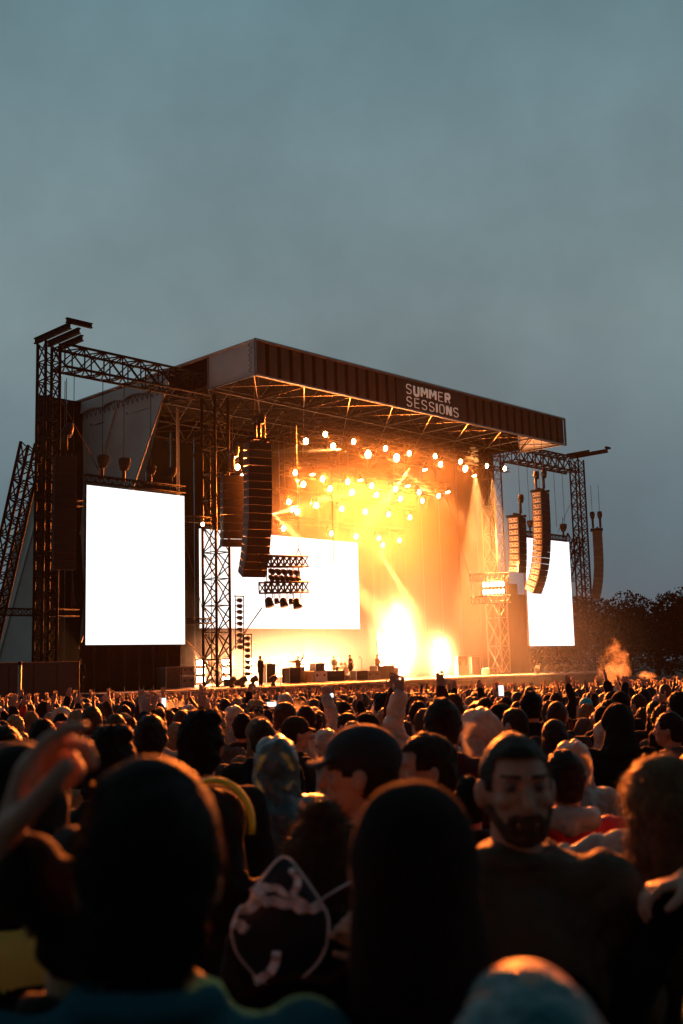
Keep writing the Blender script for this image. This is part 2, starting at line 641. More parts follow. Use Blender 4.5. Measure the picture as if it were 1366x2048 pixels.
def word(txt, u0, z0, h, cw, gap, parent):
    x = u0
    for ch in txt:
        wd = cw * (1.25 if ch == 'M' else .12 if ch == 'I' else 1)
        m_ = MB()
        for st in GL[ch]:
            m_.tube([(x + p * wd, -.045, z0 + q * h) for p, q in st], .108, 8, .35)
        # flatten against the banner
        m_.v = [(a_, -.045 + (b_ + .045) * .3, c_) for a_, b_, c_ in m_.v]
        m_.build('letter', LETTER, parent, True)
        x += wd + gap


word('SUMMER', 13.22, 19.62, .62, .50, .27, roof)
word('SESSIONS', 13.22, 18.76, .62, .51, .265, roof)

# sloping side walls of grey sheeting
SW = [(8.3, 19.95), (19.3, 2.2), (29.8, 2.2), (30.6, 6.0), (25.6, 14.0), (22.35, 20.35)]


def side_wall(u, label, sgn):
    t = sthing('side_wall', u, 0, 0, label, 'wall', 'sloping sheeted side walls of the stage')
    seams = [(8.3, 21.6), (13.9, 25.4), (20.8, 32.0), (22.34, 35.5)]
    # strips between seams, each a sheet of its own with slack
    for k in range(3):
        (a0, a1), (b0, b1) = seams[k], seams[k + 1]
        m_ = MB()
        NI, NJ = 10, 14
        for i in range(NI + 1):
            s_ = i / NI
            for j in range(NJ + 1):
                t_ = j / NJ
                top, bot = a0 + (b0 - a0) * s_, a1 + (b1 - a1) * s_
                v_ = top + (bot - top) * t_
                zt = 19.95 + .02 * (top - 8.3)
                z_ = zt + (-1.4 - zt) * t_ * (1.0)
                sl = .28 * math.sin(math.pi * s_) * (.4 + .6 * math.sin(math.pi * t_)) + .05 * math.sin(7 * t_ + k) * math.sin(9 * s_)
                m_.v.append((sgn * sl, v_, z_))
        for i in range(NI):
            for j in range(NJ):
                q = i * (NJ + 1) + j
                m_.f.append((q, q + 1, q + NJ + 2, q + NJ + 1))
        m_.build('sheet', GREYSHEET, t, True)
        if k:
            MB().bar((-sgn * .04, a0, 19.9), (-sgn * .04, a1, -1.4), .055, 5).build('seam', WHITEP, t)
    m_ = MB()
    m_.bar((-sgn * .03, 8.3, 19.95), (-sgn * .03, 21.6, -1.4), .07, 5)
    m_.build('edge_pipe', mat('edge_pipe', (.42, .36, .30), .6), t)
    fl = MB()
    fl.add([(0, 8.9, 18.9), (0, 12.1, 13.6), (0, 11.3, 13.5)], [(0, 1, 2)])
    fl.add([(0.01, 11.2, 15.0), (0.01, 15.3, 8.5), (0.01, 14.2, 8.4)], [(0, 1, 2)])
    fl.build('flap', mat('flap_cloth', (.33, .25, .17), .8), t)
    vl = MB()
    for i in range(29):
        v_ = 8.3 + (22.4 - 8.3) * i / 28
        vl.v += [(-sgn * .05, v_, 20.45), (-sgn * (.12 + .03 * math.sin(i * 2.3)), v_, 19.55 + .22 * abs(math.sin(i * .62)))]
    for i in range(28):
        vl.f.append((2 * i, 2 * i + 1, 2 * i + 3, 2 * i + 2))
    vl.build('valance', GREYSHEET, t, True)
    # lacing hooks along the valance
    m_ = MB()
    for i in range(24):
        v_ = 8.8 + i * .55
        m_.bar((-sgn * .1, v_, 19.6), (-sgn * .06, v_ + .2, 19.15), .018, 4)
        m_.bar((-sgn * .06, v_ + .2, 19.15), (-sgn * .1, v_ + .4, 19.6), .018, 4)
    m_.build('lacing', STEEL, t)
    return t


side_wall(-.02, 'grey sheeted wall sloping down behind left screen and left tower', 1)
t = sthing('side_curtain', 0, 0, 0, 'tall black curtain closing the right side of the stage', 'curtain')
for k in range(6):
    m_ = MB()
    for i in range(9):
        y = 6.9 + k * 2.0 + 1.98 * i / 8
        x = RW - .3 + .03 * math.sin(i * math.pi / 2)
        m_.v += [(x, y, DECK), (x, y, ZB + .6)]
    for i in range(8):
        m_.f.append((2 * i, 2 * i + 2, 2 * i + 3, 2 * i + 1))
    m_.build('drape', DRAPE, t, True)
# drapes
t = sthing('backdrop', 0, 0, 0, 'black backdrop curtain hanging across the back of the stage', 'curtain')
for k in range(17):
    m_ = MB()
    for i in range(9):
        x = k * 2.2 - 3.4 + 2.18 * i / 8
        y = 18.6 + .035 * math.sin(i * math.pi / 2)
        m_.v += [(x, y, DECK), (x, y, ZT - .15)]
    for i in range(8):
        m_.f.append((2 * i, 2 * i + 2, 2 * i + 3, 2 * i + 1))
    m_.build('drape', DRAPE, t, True)
t = sthing('wing_curtain', 0, 0, 0, 'low dark brown curtain under the left screen', 'curtain')
for k in range(7):
    m_ = MB()
    for i in range(9):
        x = -7.95 + k * .97 + .95 * i / 8
        y = 5.75 + .012 * math.sin(i * math.pi / 2 + k)
        m_.v += [(x, y, DECK), (x, y, 3.35)]
    for i in range(8):
        m_.f.append((2 * i, 2 * i + 2, 2 * i + 3, 2 * i + 1))
    m_.build('drape', mat('brown_drape', (.022, .014, .008), .95, 0, .4, .8, spec=.05), t, True)
t = sthing('wing_curtain', 0, 0, 0, 'dark curtain wall beside and behind the right screen', 'curtain')
for k in range(5):
    MB().box(32.45 + k * 1.3, 33.72 + k * 1.3, 9.0, 9.05, DECK, 11.0 - .9 * k).build('drape', DRAPE, t)

# black cabin at the left and its pole
t = sthing('black_cabin', -15.7, -1, 0, 'matt black box cabin at far left below the lattice tower', 'cabin')
MB().bbox(-3.0, 3.0, -1.0, 2.4, -2.0, 2.28, .02).build('body', BLACKBOX, t)
for k in range(5):
    MB().box(-2.9 + k * 1.18, -1.79 + k * 1.18, -1.03, -1.003, -1.5, 2.15).build('panel', BLACKBOX, t)
t = thing('thin_pole', (-6.35, 21, ground_z(0, 21)), 0, 'slim pale pole standing before the black cabin', 'pole')
MB().bar((0, 0, 0), (0, 0, 2.55), .035, 8).build('shaft', mat('pole_grey', (.28, .25, .22), .5), t, True)
MB().ell((0, 0, 2.57), .045).build('cap', STEEL, t, True)

# ------------------------------------------------------------------ towers and trusses
GT = 'tall lattice towers and masts'
G0 = -1.6
lattice('lattice_tower', (-10.3, 5.3, G0), (-10.3, 5.3, 19.55), .86, .86, 1.05, .085, .040, 'tall black lattice tower holding up the left speaker wing', 'tower', None)
lattice('lattice_tower', (42.35, 5.3, G0), (42.35, 5.3, 19.3), .9, .9, 1.05, .085, .040, 'tall lattice tower outside the right screen', 'tower', None)
lattice('raking_tower', (-10.9, 12.6, G0), (-10.85, 6.0, 14.0), .86, .86, 1.05, .085, .042, 'leaning lattice brace at the left picture edge', 'tower', None)
lattice('raking_tower', (42.6, 12.6, G0), (42.6, 5.9, 12.6), 1.1, 1.1, 1.4, .085, .042, 'leaning lattice brace behind the right lattice tower', 'tower', None)
lattice('wing_beam', (-9.7, 5.3, 18.9), (.2, 5.3, 18.9), 1.3, 1.25, 1.25, .08, .045, 'black horizontal lattice beam from left tower to the roof', 'truss', None)
lattice('wing_beam', (32.2, 5.3, 18.7), (41.6, 5.3, 18.7), 1.3, 1.25, 1.25, .08, .045, 'horizontal lattice beam from roof to the right tower', 'truss', None)
lattice('stage_tower', (1.75, 6.0, DECK), (1.75, 6.0, ZB + .1), 1.05, 1.3, 1.65, .085, .042, 'lattice stage tower just left of the centre screen', 'tower', None, STEEL)
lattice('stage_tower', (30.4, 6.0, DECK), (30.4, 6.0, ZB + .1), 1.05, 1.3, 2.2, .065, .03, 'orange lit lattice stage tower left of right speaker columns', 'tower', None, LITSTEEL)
lattice('screen_truss', (-8.0, 5.35, 12.35), (-1.2, 5.35, 12.35), .4, .4, .55, .035, .02, 'small truss along the top of the left screen', 'truss', None)
lattice('screen_truss', (33.4, 5.35, 12.1), (40.3, 5.35, 12.1), .4, .4, .55, .035, .02, 'small truss along the top of the right screen', 'truss', None)
lattice('brace_truss', (-12.9, 5.9, 4.95), (-8.0, 5.9, 4.95), .35, .35, .5, .035, .02, 'thin horizontal truss crossing low through left tower', 'truss', None)
lattice('brace_truss', (-9.0, 5.9, 11.0), (-7.8, 5.9, 11.0), .3, .3, .4, .03, .018, 'short truss stub left of the left screen top', 'truss', None)
lattice('brace_truss', (-1.3, 5.9, 10.75), (1.2, 5.9, 10.75), .35, .35, .5, .035, .02, 'short truss between left screen and stage tower, upper one', 'truss', None)
lattice('brace_truss', (-1.3, 5.9, 4.6), (1.2, 5.9, 4.6), .3, .3, .5, .035, .02, 'short truss between left screen and stage tower, lower one', 'truss', None)
lattice('brace_truss', (40.2, 5.9, 8.6), (41.7, 5.9, 8.6), .3, .3, .4, .03, .018, 'short truss joining right screen to the right tower', 'truss', None)
# ladder on the stage towers
for u_, lb in ((1.75, 'ladder inside the left stage tower'), (30.4, 'ladder inside the right stage tower')):
    t = sthing('ladder', u_ - .2, 6, DECK, lb, 'ladder')
    MB().bar((-.2, 0, 0), (-.2, 0, 16), .025, 5).build('rail', STEEL, t)
    MB().bar((.2, 0, 0), (.2, 0, 16), .025, 5).build('rail', STEEL, t)
    rm = MB().bar((-.2, 0, 0), (.2, 0, 0), .018, 4).mesh('rung')
    for k in range(40):
        place(rm, 'rung', STEEL, t, Matrix.Translation((0, 0, .4 + k * .39)))
# platforms / headframes on the outer towers
for u_, s_, lb in ((-10.3, 1, 'steel head beams jutting forward from left tower top'), (42.35, -1, 'steel head beams jutting forward from right tower top')):
    t = sthing('head_frame', u_, 5.3, 19.6, lb, 'beam')
    rails = ((-.45, -2.9), (.35, -2.5), (1.15, -1.5)) if s_ == 1 else ((.5, -2.9), (-.4, -1.6))
    for x, y1 in rails:
        m_ = MB()
        m_.box(x - .09, x + .09, y1, .7, 0.0, .06).box(x - .09, x + .09, y1, .7, .28, .34).box(x - .025, x + .025, y1, .7, .06, .28)
        m_.build('i_beam', STEEL, t)
    if s_ == 1:
        m_ = MB()
        m_.box(-.6, .95, -2.85, -2.67, .345, .40).box(-.6, .95, -2.85, -2.67, .56, .62).box(-.6, .95, -2.78, -2.74, .40, .56)
        m_.build('cross_beam', STEEL, t)
    else:
        MB().box(.2, .9, -3.0, -2.8, .35, .52).build('cross_beam', STEEL, t)

# guy wires and hanging chains: each is its own thing
CABLE = mat('cable_black', (.03, .028, .026), .6)


def cable(p0, p1, r, label, group='thin hanging cables and stays', sag=0):
    a, b_ = S(*p0), S(*p1)
    pts = []
    for i in range(7):
        q = a.lerp(b_, i / 6)
        q.z -= sag * 4 * (i / 6) * (1 - i / 6)
        pts.append(q - a)
    o = MB().tube(pts, r, 4).build('cable', CABLE)
    o.location = a
    tag(o, label, 'cable', group)


for u_, lb in ((-6.87, 'leftmost'), (-5.45, 'second'), (-3.6, 'third'), (-2.12, 'rightmost')):
    cable((u_, 5.3, 13.4), (u_, 5.3, 18.2), .022, lb + ' of the cables hanging above the left screen')
for u_, lb in ((34.6, 'leftmost'), (36.3, 'second'), (38.6, 'third'), (39.9, 'rightmost')):
    cable((u_, 5.3, 13.0), (u_, 5.3, 18.1), .02, lb + ' of the cables hanging above the right screen')
cable((-9.5, 5.3, 16.5), (-7.1, 5.3, 12.9), .03, 'diagonal stay from left tower down to the left screen')
cable((-8.9, 5.0, 18.3), (-8.9, 5.0, 5.2), .02, 'long cable hanging left of the left screen')
cable((-9.2, 5.0, 10.8), (-8.75, 5.0, 5.3), .03, 'knotted chain hanging beside the left screen')
cable((41.6, 5.3, 16.0), (38.8, 5.3, 12.6), .025, 'diagonal stay from right tower to the right screen')
cable((.9, 4.5, DECK), (-1.2, 5.5, 10), .018, 'long slanting wire between left screen and stage tower')
cable((1.3, 4.6, DECK + .5), (-1.3, 5.4, 3.6), .03, 'thick slanting cable low beside the left stage tower')
cable((12.0, 6.0, 8.6), (12.0, 6.0, 17.5), .025, 'thin rope crossing the lamps above hanging light frame')
cable((22.0, 3.0, 6.5), (22.0, 3.0, 17.8), .02, 'thin lit rope right of the centre screen')
cable((26.0, 3.0, 9), (26.0, 3.0, 17.0), .02, 'thin rope just left of right stage tower')
cable((24.4, 3.3, 6), (20.0, 3.3, 16.5), .02, 'slanting rope leading to the right lamp platform')
cable((1.6, 1.6, 5.2), (-.3, 2.5, 2.4), .035, 'slack cable falling from the hanging light frame')
# white props
o = MB().tube([(0, 0, 0), (.02, 0, 6), (0, 0, 12.6)], .11, 8).build('white_prop', WHITEP, None, True)
o.location = S(3.35, 12, 6.8); tag(o, 'slim white upright prop behind the left screen top', 'post')
o = MB().bar((0, 0, 0), (0, 0, 2.9), .14, 8).build('white_prop', WHITEP, None, True)
o.location = S(-2.2, 6.6, DECK); tag(o, 'short pale column under right corner of left screen', 'post')

# ------------------------------------------------------------------ screens


def screen(u0, u1, z0, z1, v, m, label, name='video_screen'):
    t = sthing(name, u0, v, z0, label, 'screen')
    W_, H_ = u1 - u0, z1 - z0
    MB().box(.0, W_, -.05, -.04, .0, H_).build('display', m, t)
    MB().box(.02, W_ - .02, -.035, .12, .02, H_ - .02).build('cabinet', BLACKBOX, t)
    nb_ = int(W_ / 1.0)
    fr = MB()
    for i in range(nb_ + 1):
        x = .05 + (W_ - .1) * i / nb_
        fr.bar((x, .2, 0), (x, .2, H_ + .1), .03, 4)
    for j in range(9):
        z_ = H_ * j / 8
        fr.bar((0, .2, z_), (W_, .2, z_), .03, 4)
    fr.build('frame', STEEL, t)
    return t


screen(-7.95, -1.3, 3.2, 11.95, 5.2, SCREEN, 'tall blank white video screen at the left of the stage')
screen(33.5, 40.15, 2.85, 11.75, 5.2, SCREEN, 'tall blank white video screen at the right of the stage')
screen(7.8, 24.35, 4.6, 11.75, 15.5, SCREENC, 'wide blank white video wall across the back of the stage')

# ------------------------------------------------------------------ chain hoists
hp = MB()
hp.bbox(-.22, .22, -.16, .16, .1, .62, .05)
hp.bar((.0, 0, -.55), (0, 0, .1), .10, 8)
hoist_body = hp.mesh('motor')
hb = MB()
hb.tube([(0, 0, .05), (0, 0, .3), (0, 0, .62), (0, 0, .72)], [.20, .33, .37, .30], 10)
hoist_bag = hb.mesh('chain_bag', True)


def hoist(u, v, z, s, label, group='chain hoists above the screens and speakers'):
    t = sthing('chain_hoist', u, v, z, label, 'chain hoist', group, random.uniform(-.4, .4))
    t.scale = (s, s, s)
    place(hoist_body, 'motor', BLACKBOX, t)
    place(hoist_bag, 'chain_bag', mat('bag_cloth', (.03, .026, .022), .9), t, Matrix.Translation((.05, 0, .1)))
    MB().bar((0, 0, .7), (0, 0, 1.5), .025, 5).build('hook', STEEL, t)


hoist(-6.87, 5.3, 12.95, 1, 'left one of two hoists on top of the left screen')
hoist(-5.45, 5.3, 12.95, 1, 'second hoist from left on top of left screen')
hoist(-2.12, 5.3, 12.95, .8, 'small hoist above the right corner of left screen')
hoist(-3.6, 5.3, 12.9, .8, 'dark hoist in shadow third along the left screen')
hoist(34.6, 5.3, 12.6, .8, 'hoist above the left corner of the right screen')
hoist(36.3, 5.3, 12.6, .8, 'hoist above the middle of the right screen')
hoist(39.6, 5.3, 12.6, .9, 'hoist above the right corner of right screen')

# ------------------------------------------------------------------ line arrays


def line_array(u, v, ztop, n, bw, bh, bd, curve, label, rz=0.0, sidem=SPKSIDE, hoists=2, tilt0=0.0, top=None):
    t = sthing('speaker_column', u, v, ztop, label, 'speaker column', None, rz)
    c = MB()
    hb_, tb = bh / 2 * .99, bh / 2 * .86
    # front (-y) full height, rear (+y) lower: wedge cabinet
    vs = [(-bw / 2, -bd * .45, -hb_), (bw / 2, -bd * .45, -hb_), (bw / 2, -bd * .45, hb_), (-bw / 2, -bd * .45, hb_),
          (-bw / 2, bd * .55, -tb), (bw / 2, bd * .55, -tb), (bw / 2, bd * .55, tb), (-bw / 2, bd * .55, tb)]
    c.add(vs, [(0, 1, 2, 3), (5, 4, 7, 6), (4, 0, 3, 7), (1, 5, 6, 2), (3, 2, 6, 7), (4, 5, 1, 0)])
    cab = c.mesh('cabinet')
    gr = MB().box(-bw / 2 + .04, bw / 2 - .04, -bd * .45 - .03, -bd * .45 - .002, -hb_ + .03, hb_ - .03).mesh('grille')
    sd = MB()
    for sx in (-1, 1):
        x0 = sx * (bw / 2 + .004)
        sd.box(min(x0, x0 + sx * .012), max(x0, x0 + sx * .012), -bd * .36, bd * .42, -tb * .8, tb * .8)
        for (py, pz) in ((-.2, .25), (.0, -.25), (.22, .25)):
            xx = sx * (bw / 2 + .017)
            q = (min(xx, xx + sx * .012), max(xx, xx + sx * .012), bd * py - .035, bd * py + .035, bh * pz - .03, bh * pz + .03)
            sd.box(*q)
    sdm = sd.mesh('side_plate')
    hw = MB()
    for sx in (-1, 1):
        for (py, pz) in ((-.25, .0), (.05, .1), (.3, -.05)):
            x0 = sx * (bw / 2 + .03)
            hw.box(min(x0, x0 + sx * .012), max(x0, x0 + sx * .012), bd * py - .05, bd * py + .05, bh * pz - .05, bh * pz + .05)
    hwm = hw.mesh('handle')
    pos = Vector((0, 0, 0))
    ang = tilt0
    for k in range(n):
        ang += curve[k] if k < len(curve) else curve[-1]
        mt = Matrix.Translation(pos) @ Matrix.Rotation(math.radians(ang), 4, 'X') @ Matrix.Translation((0, 0, -bh / 2))
        cb = place(cab, 'cabinet', SPK, t, mt)
        place(gr, 'grille', GRILLE, cb)
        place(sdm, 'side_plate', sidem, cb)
        place(hwm, 'handle', BLACKBOX, cb)
        step = Matrix.Rotation(math.radians(ang), 4, 'X') @ Vector((0, 0, -bh))
        pos = pos + step
    fm = MB()
    for sx in (-1, 1):
        fm.box(sx * bw * .35 - .05, sx * bw * .35 + .05, -bd * .6, bd * .75, .03, .22)
    fm.box(-bw * .42, bw * .42, -.08, .08, .22, .34)
    fm.build('flying_frame', STEEL, t)
    ht = top or 1.0
    for k in range(hoists):
        y = (-.35, .45)[k % 2] * bd
        m_ = MB()
        m_.bar((0, y, .3), (0, y, .3 + ht), .11, 8)
        m_.bar((0, y, .3 + ht), (0, y, .55 + ht), .17, 8)
        m_.tube([(.18, y, .15 + ht), (.18, y, .5 + ht), (.18, y, .78 + ht)], [.15, .23, .2], 8)
        m_.build('hoist', BLACKBOX, t, True)
        MB().bar((0, y, .7 + ht), (0, y, 3.2 + ht), .022, 5).build('chain', CABLE, t)
    return t


CV = [0, 0, 0, .4, .5, .6, .8, 1.0, 1.3, 1.6, 2.0, 2.4, 2.8, 3.2, 3.4, 3.4, 3.6]
line_array(1.35, 1.5, 14.9, 17, 1.5, .465, .78, CV, 'big dark curved speaker column hanging left of the centre stage', -.30, SPK, 2, 0)
line_array(.75, 3.2, 13.1, 9, 1.25, .47, .78, [0, 0, .5, .8, 1.0, 1.2, 1.5, 1.8, 2.0], 'shorter speaker column tucked behind the big left one', -.45, SPK, 2, 0)
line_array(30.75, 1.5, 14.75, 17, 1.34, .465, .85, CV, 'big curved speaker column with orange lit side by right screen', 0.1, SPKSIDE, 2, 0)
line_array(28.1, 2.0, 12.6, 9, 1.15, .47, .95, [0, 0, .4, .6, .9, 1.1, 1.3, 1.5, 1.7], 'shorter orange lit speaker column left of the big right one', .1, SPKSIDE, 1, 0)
line_array(-10.25, 3.6, 13.0, 13, 1.12, .46, .7, [0, 0, 0, 0, .1], 'straight black speaker column hanging beside the left lattice tower', -.4, SPK, 2, 0)
line_array(43.7, 4.4, 12.9, 13, 1.3, .47, .8, [0, 0, 0, .4, .7, .9, 1.1, 1.4, 1.8, 2.2, 2.6, 3.0], 'curved speaker column hanging furthest right against the sky', .55, SPK, 2, 0)
# brackets of small monitors at left of the stage (hung side fill columns)
for u_, v_, z_, n_, lb in ((3.15, 5.5, 6.1, 9, 'narrow hanging stack of small lamps behind left stage tower'), (3.75, 5.5, 3.75, 7, 'narrow low stack of small lamps beside the left stage tower')):
    t = sthing('lamp_ladder', u_, v_, z_, lb, 'light stand')
    MB().bar((-.33, 0, 0), (-.33, 0, -n_ * .36), .03, 5).build('rail', STEEL, t)
    MB().bar((.33, 0, 0), (.33, 0, -n_ * .36), .03, 5).build('rail', STEEL, t)
    MB().bar((-.4, 0, .04), (.4, 0, .04), .04, 5).build('top_bar', STEEL, t)
    pm_ = MB().bar((0, .14, 0), (0, -.12, -.03), .12, 8, .15).bar((-.3, 0, 0), (.3, 0, 0), .03, 4).mesh('par_lamp')
    for k in range(n_):
        place(pm_, 'par_lamp', BLACKBOX, t, Matrix.Translation((0, 0, -.2 - k * .36)))

# ------------------------------------------------------------------ lamps
ORANGE = (1.0, 0.20, 0.025)
AMBER = (1.0, 0.190, 0.022)
WARM = (1.0, 0.36, 0.13)
mh_base = MB().bbox(-.17, .17, -.14, .14, -.14, 0, .02).mesh('base')
mh_yoke = MB().box(-.20, -.165, -.07, .07, -.50, -.145).box(.165, .20, -.07, .07, -.50, -.145).box(-.165, .165, -.06, .06, -.18, -.145).mesh('yoke')
mh_head = MB().tube([(0, .20, -.42), (0, .1, -.42), (0, -.1, -.42), (0, -.24, -.42)], [.10, .16, .18, .18], 12).mesh('head', True)
mh_lens = MB().tube([(0, -.245, -.42), (0, -.262, -.42)], [.17, .16], 12).mesh('lens')
LK = {}


def lamp_light(name, energy, col, r, kind='POINT', cone=30, blend=.5):
    k = (name, energy, col, r, kind, cone)
    if k not in LK:
        ld = bpy.data.lights.new(name, kind)
        ld.energy = energy
        ld.color = col
        ld.shadow_soft_size = r
        if kind == 'SPOT':
            ld.spot_size = math.radians(cone)
            ld.spot_blend = blend
        LK[k] = ld
    return LK[k]


LAMPW = 40000.0
ROWS = {
    'front': (5.5, [(8.83, 16.68, 1), (10.71, 17.41, .6), (11.41, 16.67, 1), (13.5, 17.27, .5), (14.79, 16.53, 2), (16.8, 17.2, .5), (17.81, 16.64, 2.2), (19.4, 17.15, .6), (22.39, 17.3, .6), (25.5, 17.25, .5), (23.0, 16.75, .8), (25.95, 16.75, 1.6), (28.9, 17.3, .5), (31.3, 17.35, .5)]),
    'second': (9.0, [(11.11, 15.29, .6), (11.86, 14.55, .8), (13.81, 15.15, .6), (14.55, 14.49, .8), (16.4, 15.2, .6), (16.8, 14.45, .8), (19.0, 15.16, .6), (19.53, 14.52, .6), (21.72, 15.16, .6), (22.27, 14.46, .4), (24.52, 15.19, .5), (24.92, 14.54, .3), (26.94, 15.14, .5)]),
    'third': (12.0, [(13.19, 13.78, .8), (14.02, 13.1, 1), (16.0, 13.77, .8), (18.74, 13.73, .7), (21.38, 13.72, .7), (24.15, 13.74, .6), (26.79, 13.7, .5)]),
    'back': (14.2, [(14.64, 12.15, .8), (19.77, 12.12, .6), (22.57, 12.06, .6), (25.32, 12.08, .5), (27.88, 12.07, .5), (25.79, 11.56, .4)]),
}
ordn = ['first', 'second', 'third', 'fourth', 'fifth', 'sixth', 'seventh', 'eighth', 'ninth', 'tenth', 'eleventh', 'twelfth', 'thirteenth', 'fourteenth']


def moving_head(u, v, z, label, energy, col=AMBER, lens_m=LENS, up=False, rx=12, rz=0.0, light=True, group='glowing lamps hanging under the stage roof', r=.16):
    sc_ = 1.0 if up else (.95 + 4.5 * (r - .13))
    t = sthing('stage_lamp', u, v, z + (.42 * sc_ if not up else -.42), label, 'stage lamp', group, rz)
    t.scale = (sc_, sc_, sc_)
    if up:
        t.rotation_euler = (math.pi, 0, YAW + rz + math.pi)
    place(mh_base, 'base', BLACKBOX, t)
    place(mh_yoke, 'yoke', BLACKBOX, t)
    R_ = Matrix.Translation((0, 0, -.42)) @ Matrix.Rotation(math.radians(rx), 4, 'X') @ Matrix.Translation((0, 0, .42))
    h = place(mh_head, 'head', BLACKBOX, t, R_)
    place(mh_lens, 'lens', lens_m, h)
    if light:
        o = bpy.data.objects.new('lamp_light', lamp_light('lamp', energy, col, r, 'SPOT', 84, .75))
        COL.objects.link(o)
        p_ = S(u, v - .45, z)
        o.location = p_
        o.rotation_euler = Vector((-.01, -1, -.30)).to_track_quat('-Z', 'Y').to_euler()
    return t


for rn, (v_, L_) in ROWS.items():
    zt = max(z for _, z, _ in L_) + .75
    zb = min(z for _, z, _ in L_) + .75
    lattice('lamp_truss', (min(u for u, _, _ in L_) - 1, v_ + .1, zt), (max(u for u, _, _ in L_) + 1, v_ + .1, zt), .4, .4, 1.6, .03, .018,
            'horizontal lamp truss under the roof, ' + rn + ' row', 'truss', None, ROOFST, 'z')
    if rn in ('front', 'second'):
        lattice('lamp_truss', (min(u for u, _, _ in L_) - 1, v_ + .1, zb), (max(u for u, _, _ in L_) + 1, v_ + .1, zb), .3, .3, 1.6, .03, .018,
                'lower lamp truss under the roof, ' + rn + ' row', 'truss', None, ROOFST, 'z')
    us = sorted(u for u, _, _ in L_)
    for u_, z_, s_ in L_:
        i_ = us.index(u_)
        moving_head(u_, v_, z_, 'lamp %s from left in the %s lamp row over the stage' % (ordn[i_], rn), LAMPW * s_, AMBER, LENS, r=.13 + .08 * s_)
    for u_, sd_ in ((min(us), 'left'), ((min(us) + max(us)) / 2, 'middle'), (max(us), 'right')):
        cable((u_, v_ + .1, zt + .2), (u_, v_ + .1, ZT - .4), .03, sd_ + ' chain holding the %s lamp truss to the roof' % rn, 'chains holding the ' + rn + ' lamp truss')
# lamps behind the left speakers and low on the tower
moving_head(2.0, 4.4, 13.98, 'glaring lamp peeking out left of the big left speaker column', LAMPW * .9, ORANGE)
moving_head(2.25, 4.4, 13.45, 'lower glaring lamp beside the big left speaker column', LAMPW * .9, ORANGE)
moving_head(1.76, 5.4, 10.69, 'small lamp glowing on the left stage tower', LAMPW * .12, ORANGE, r=.08)
moving_head(.13, 5.4, 10.41, 'small lamp glowing left of the stage tower', LAMPW * .12, ORANGE, r=.08)
# beams: lamp heads with a narrow spot
for i, (u_, v_, z_, du_, dv_, dz_, cone, e_) in enumerate((
        (14.8, 5.6, 16.9, 9, -5, 6.2, 9, 2.2e5), (17.9, 5.6, 16.4, 6, -3, -5.0, 9, .7e5), (11.3, 9.2, 15.0, 5, -2, -4, 8, 1.0e5),
        (14.2, 9.2, 15.0, 5, -2, -5, 8, 1.0e5), (16.6, 9.2, 15.0, 5, -2, -4, 8, .8e5), (11.4, 12.2, 12.6, 9, -1, 2.5, 9, 1.2e5),
        (10.9, 12.2, 13.5, 4, -2, -4, 8, .8e5), (24.7, 14.0, 11.6, 5, -2, -8, 7, 1.0e5), (20.0, 5.6, 16.2, -8, -2, -6, 8, .3e5),
        (29.2, 5.0, 16.3, -.3, -.6, -8, 30, .20e5), (27.0, 5.0, 16.4, -.3, -.6, -8, 30, .18e5), (13.0, 6.0, 16.7, -9, -4, -1.5, 8, 1.2e5))):
    o = bpy.data.objects.new('beam_light', lamp_light('beam%d' % i, e_ * 34, (1, .36, .09), .05, 'SPOT', cone, .4))
    COL.objects.link(o)
    d_ = (SU * du_ + SV * dv_ + Vector((0, 0, dz_))).normalized()
    o.location = S(u_, v_, z_)
    o.rotation_euler = d_.to_track_quat('-Z', 'Y').to_euler()

# wash lamps added to fill the lower stage haze with orange light
for i, (u_, v_, z_, e_) in enumerate(((8.2, 9.0, 15.6, 14000), (13.0, 9.0, 15.6, 14000), (18.0, 9.0, 15.7, 18000), (23.4, 9.0, 15.8, 26000), (28.4, 9.0, 15.8, 26000), (27.6, 5.6, 16.6, 20000), (21.5, 5.6, 16.4, 14000))):
    moving_head(u_, v_, z_, 'added dim wash lamp tipped straight down over the stage, ' + ordn[i] + ' of seven', 0, light=False, lens_m=LENS, rx=75, group='added wash lamps tipped down over the stage')
    o = bpy.data.objects.new('wash_fill', lamp_light('wash', e_, (1, .20, .012), .15, 'SPOT', 100, .9))
    COL.objects.link(o)
    o.location = S(u_, v_ - .2, z_ - .4)
    o.rotation_euler = (SV * -.1 + SU * .18 + Vector((0, 0, -1))).to_track_quat('-Z', 'Y').to_euler()

# strobe towers on the deck: white blasts
def strobe_tower(u, v, h, label, energy, n_l, wdt=.7):
    t = sthing('strobe_tower', u, v, DECK, label, 'stage lamp')
    for sx in (-1, 1):
        MB().bar((sx * wdt / 2, 0, 0), (sx * wdt / 2, 0, h), .04, 6).build('post', STEEL, t)
    MB().bbox(-wdt / 2 - .15, wdt / 2 + .15, -.3, .3, 0, .08, .02).build('foot', STEEL, t)
    k_ = max(2, int(h / .55))
    lm = MB().bbox(-wdt / 2 + .05, wdt / 2 - .05, -.1, .1, .05, .45, .02).mesh('strobe_head')
    le = MB().box(-wdt / 2 + .09, wdt / 2 - .09, -.115, -.105, .09, .41).mesh('lens')
    for i in range(k_):
        hd = place(lm, 'strobe_head', BLACKBOX, t, Matrix.Translation((0, 0, .1 + i * (h - .2) / k_)))
        place(le, 'lens', LENSW, hd)
    for i in range(n_l):
        o = bpy.data.objects.new('lamp_light', lamp_light('strobe', energy, WARM, .22))
        COL.objects.link(o)
        o.parent = t
        o.location = (0, -.55, .45 + (h - .9) * i / max(1, n_l - 1))
    return t


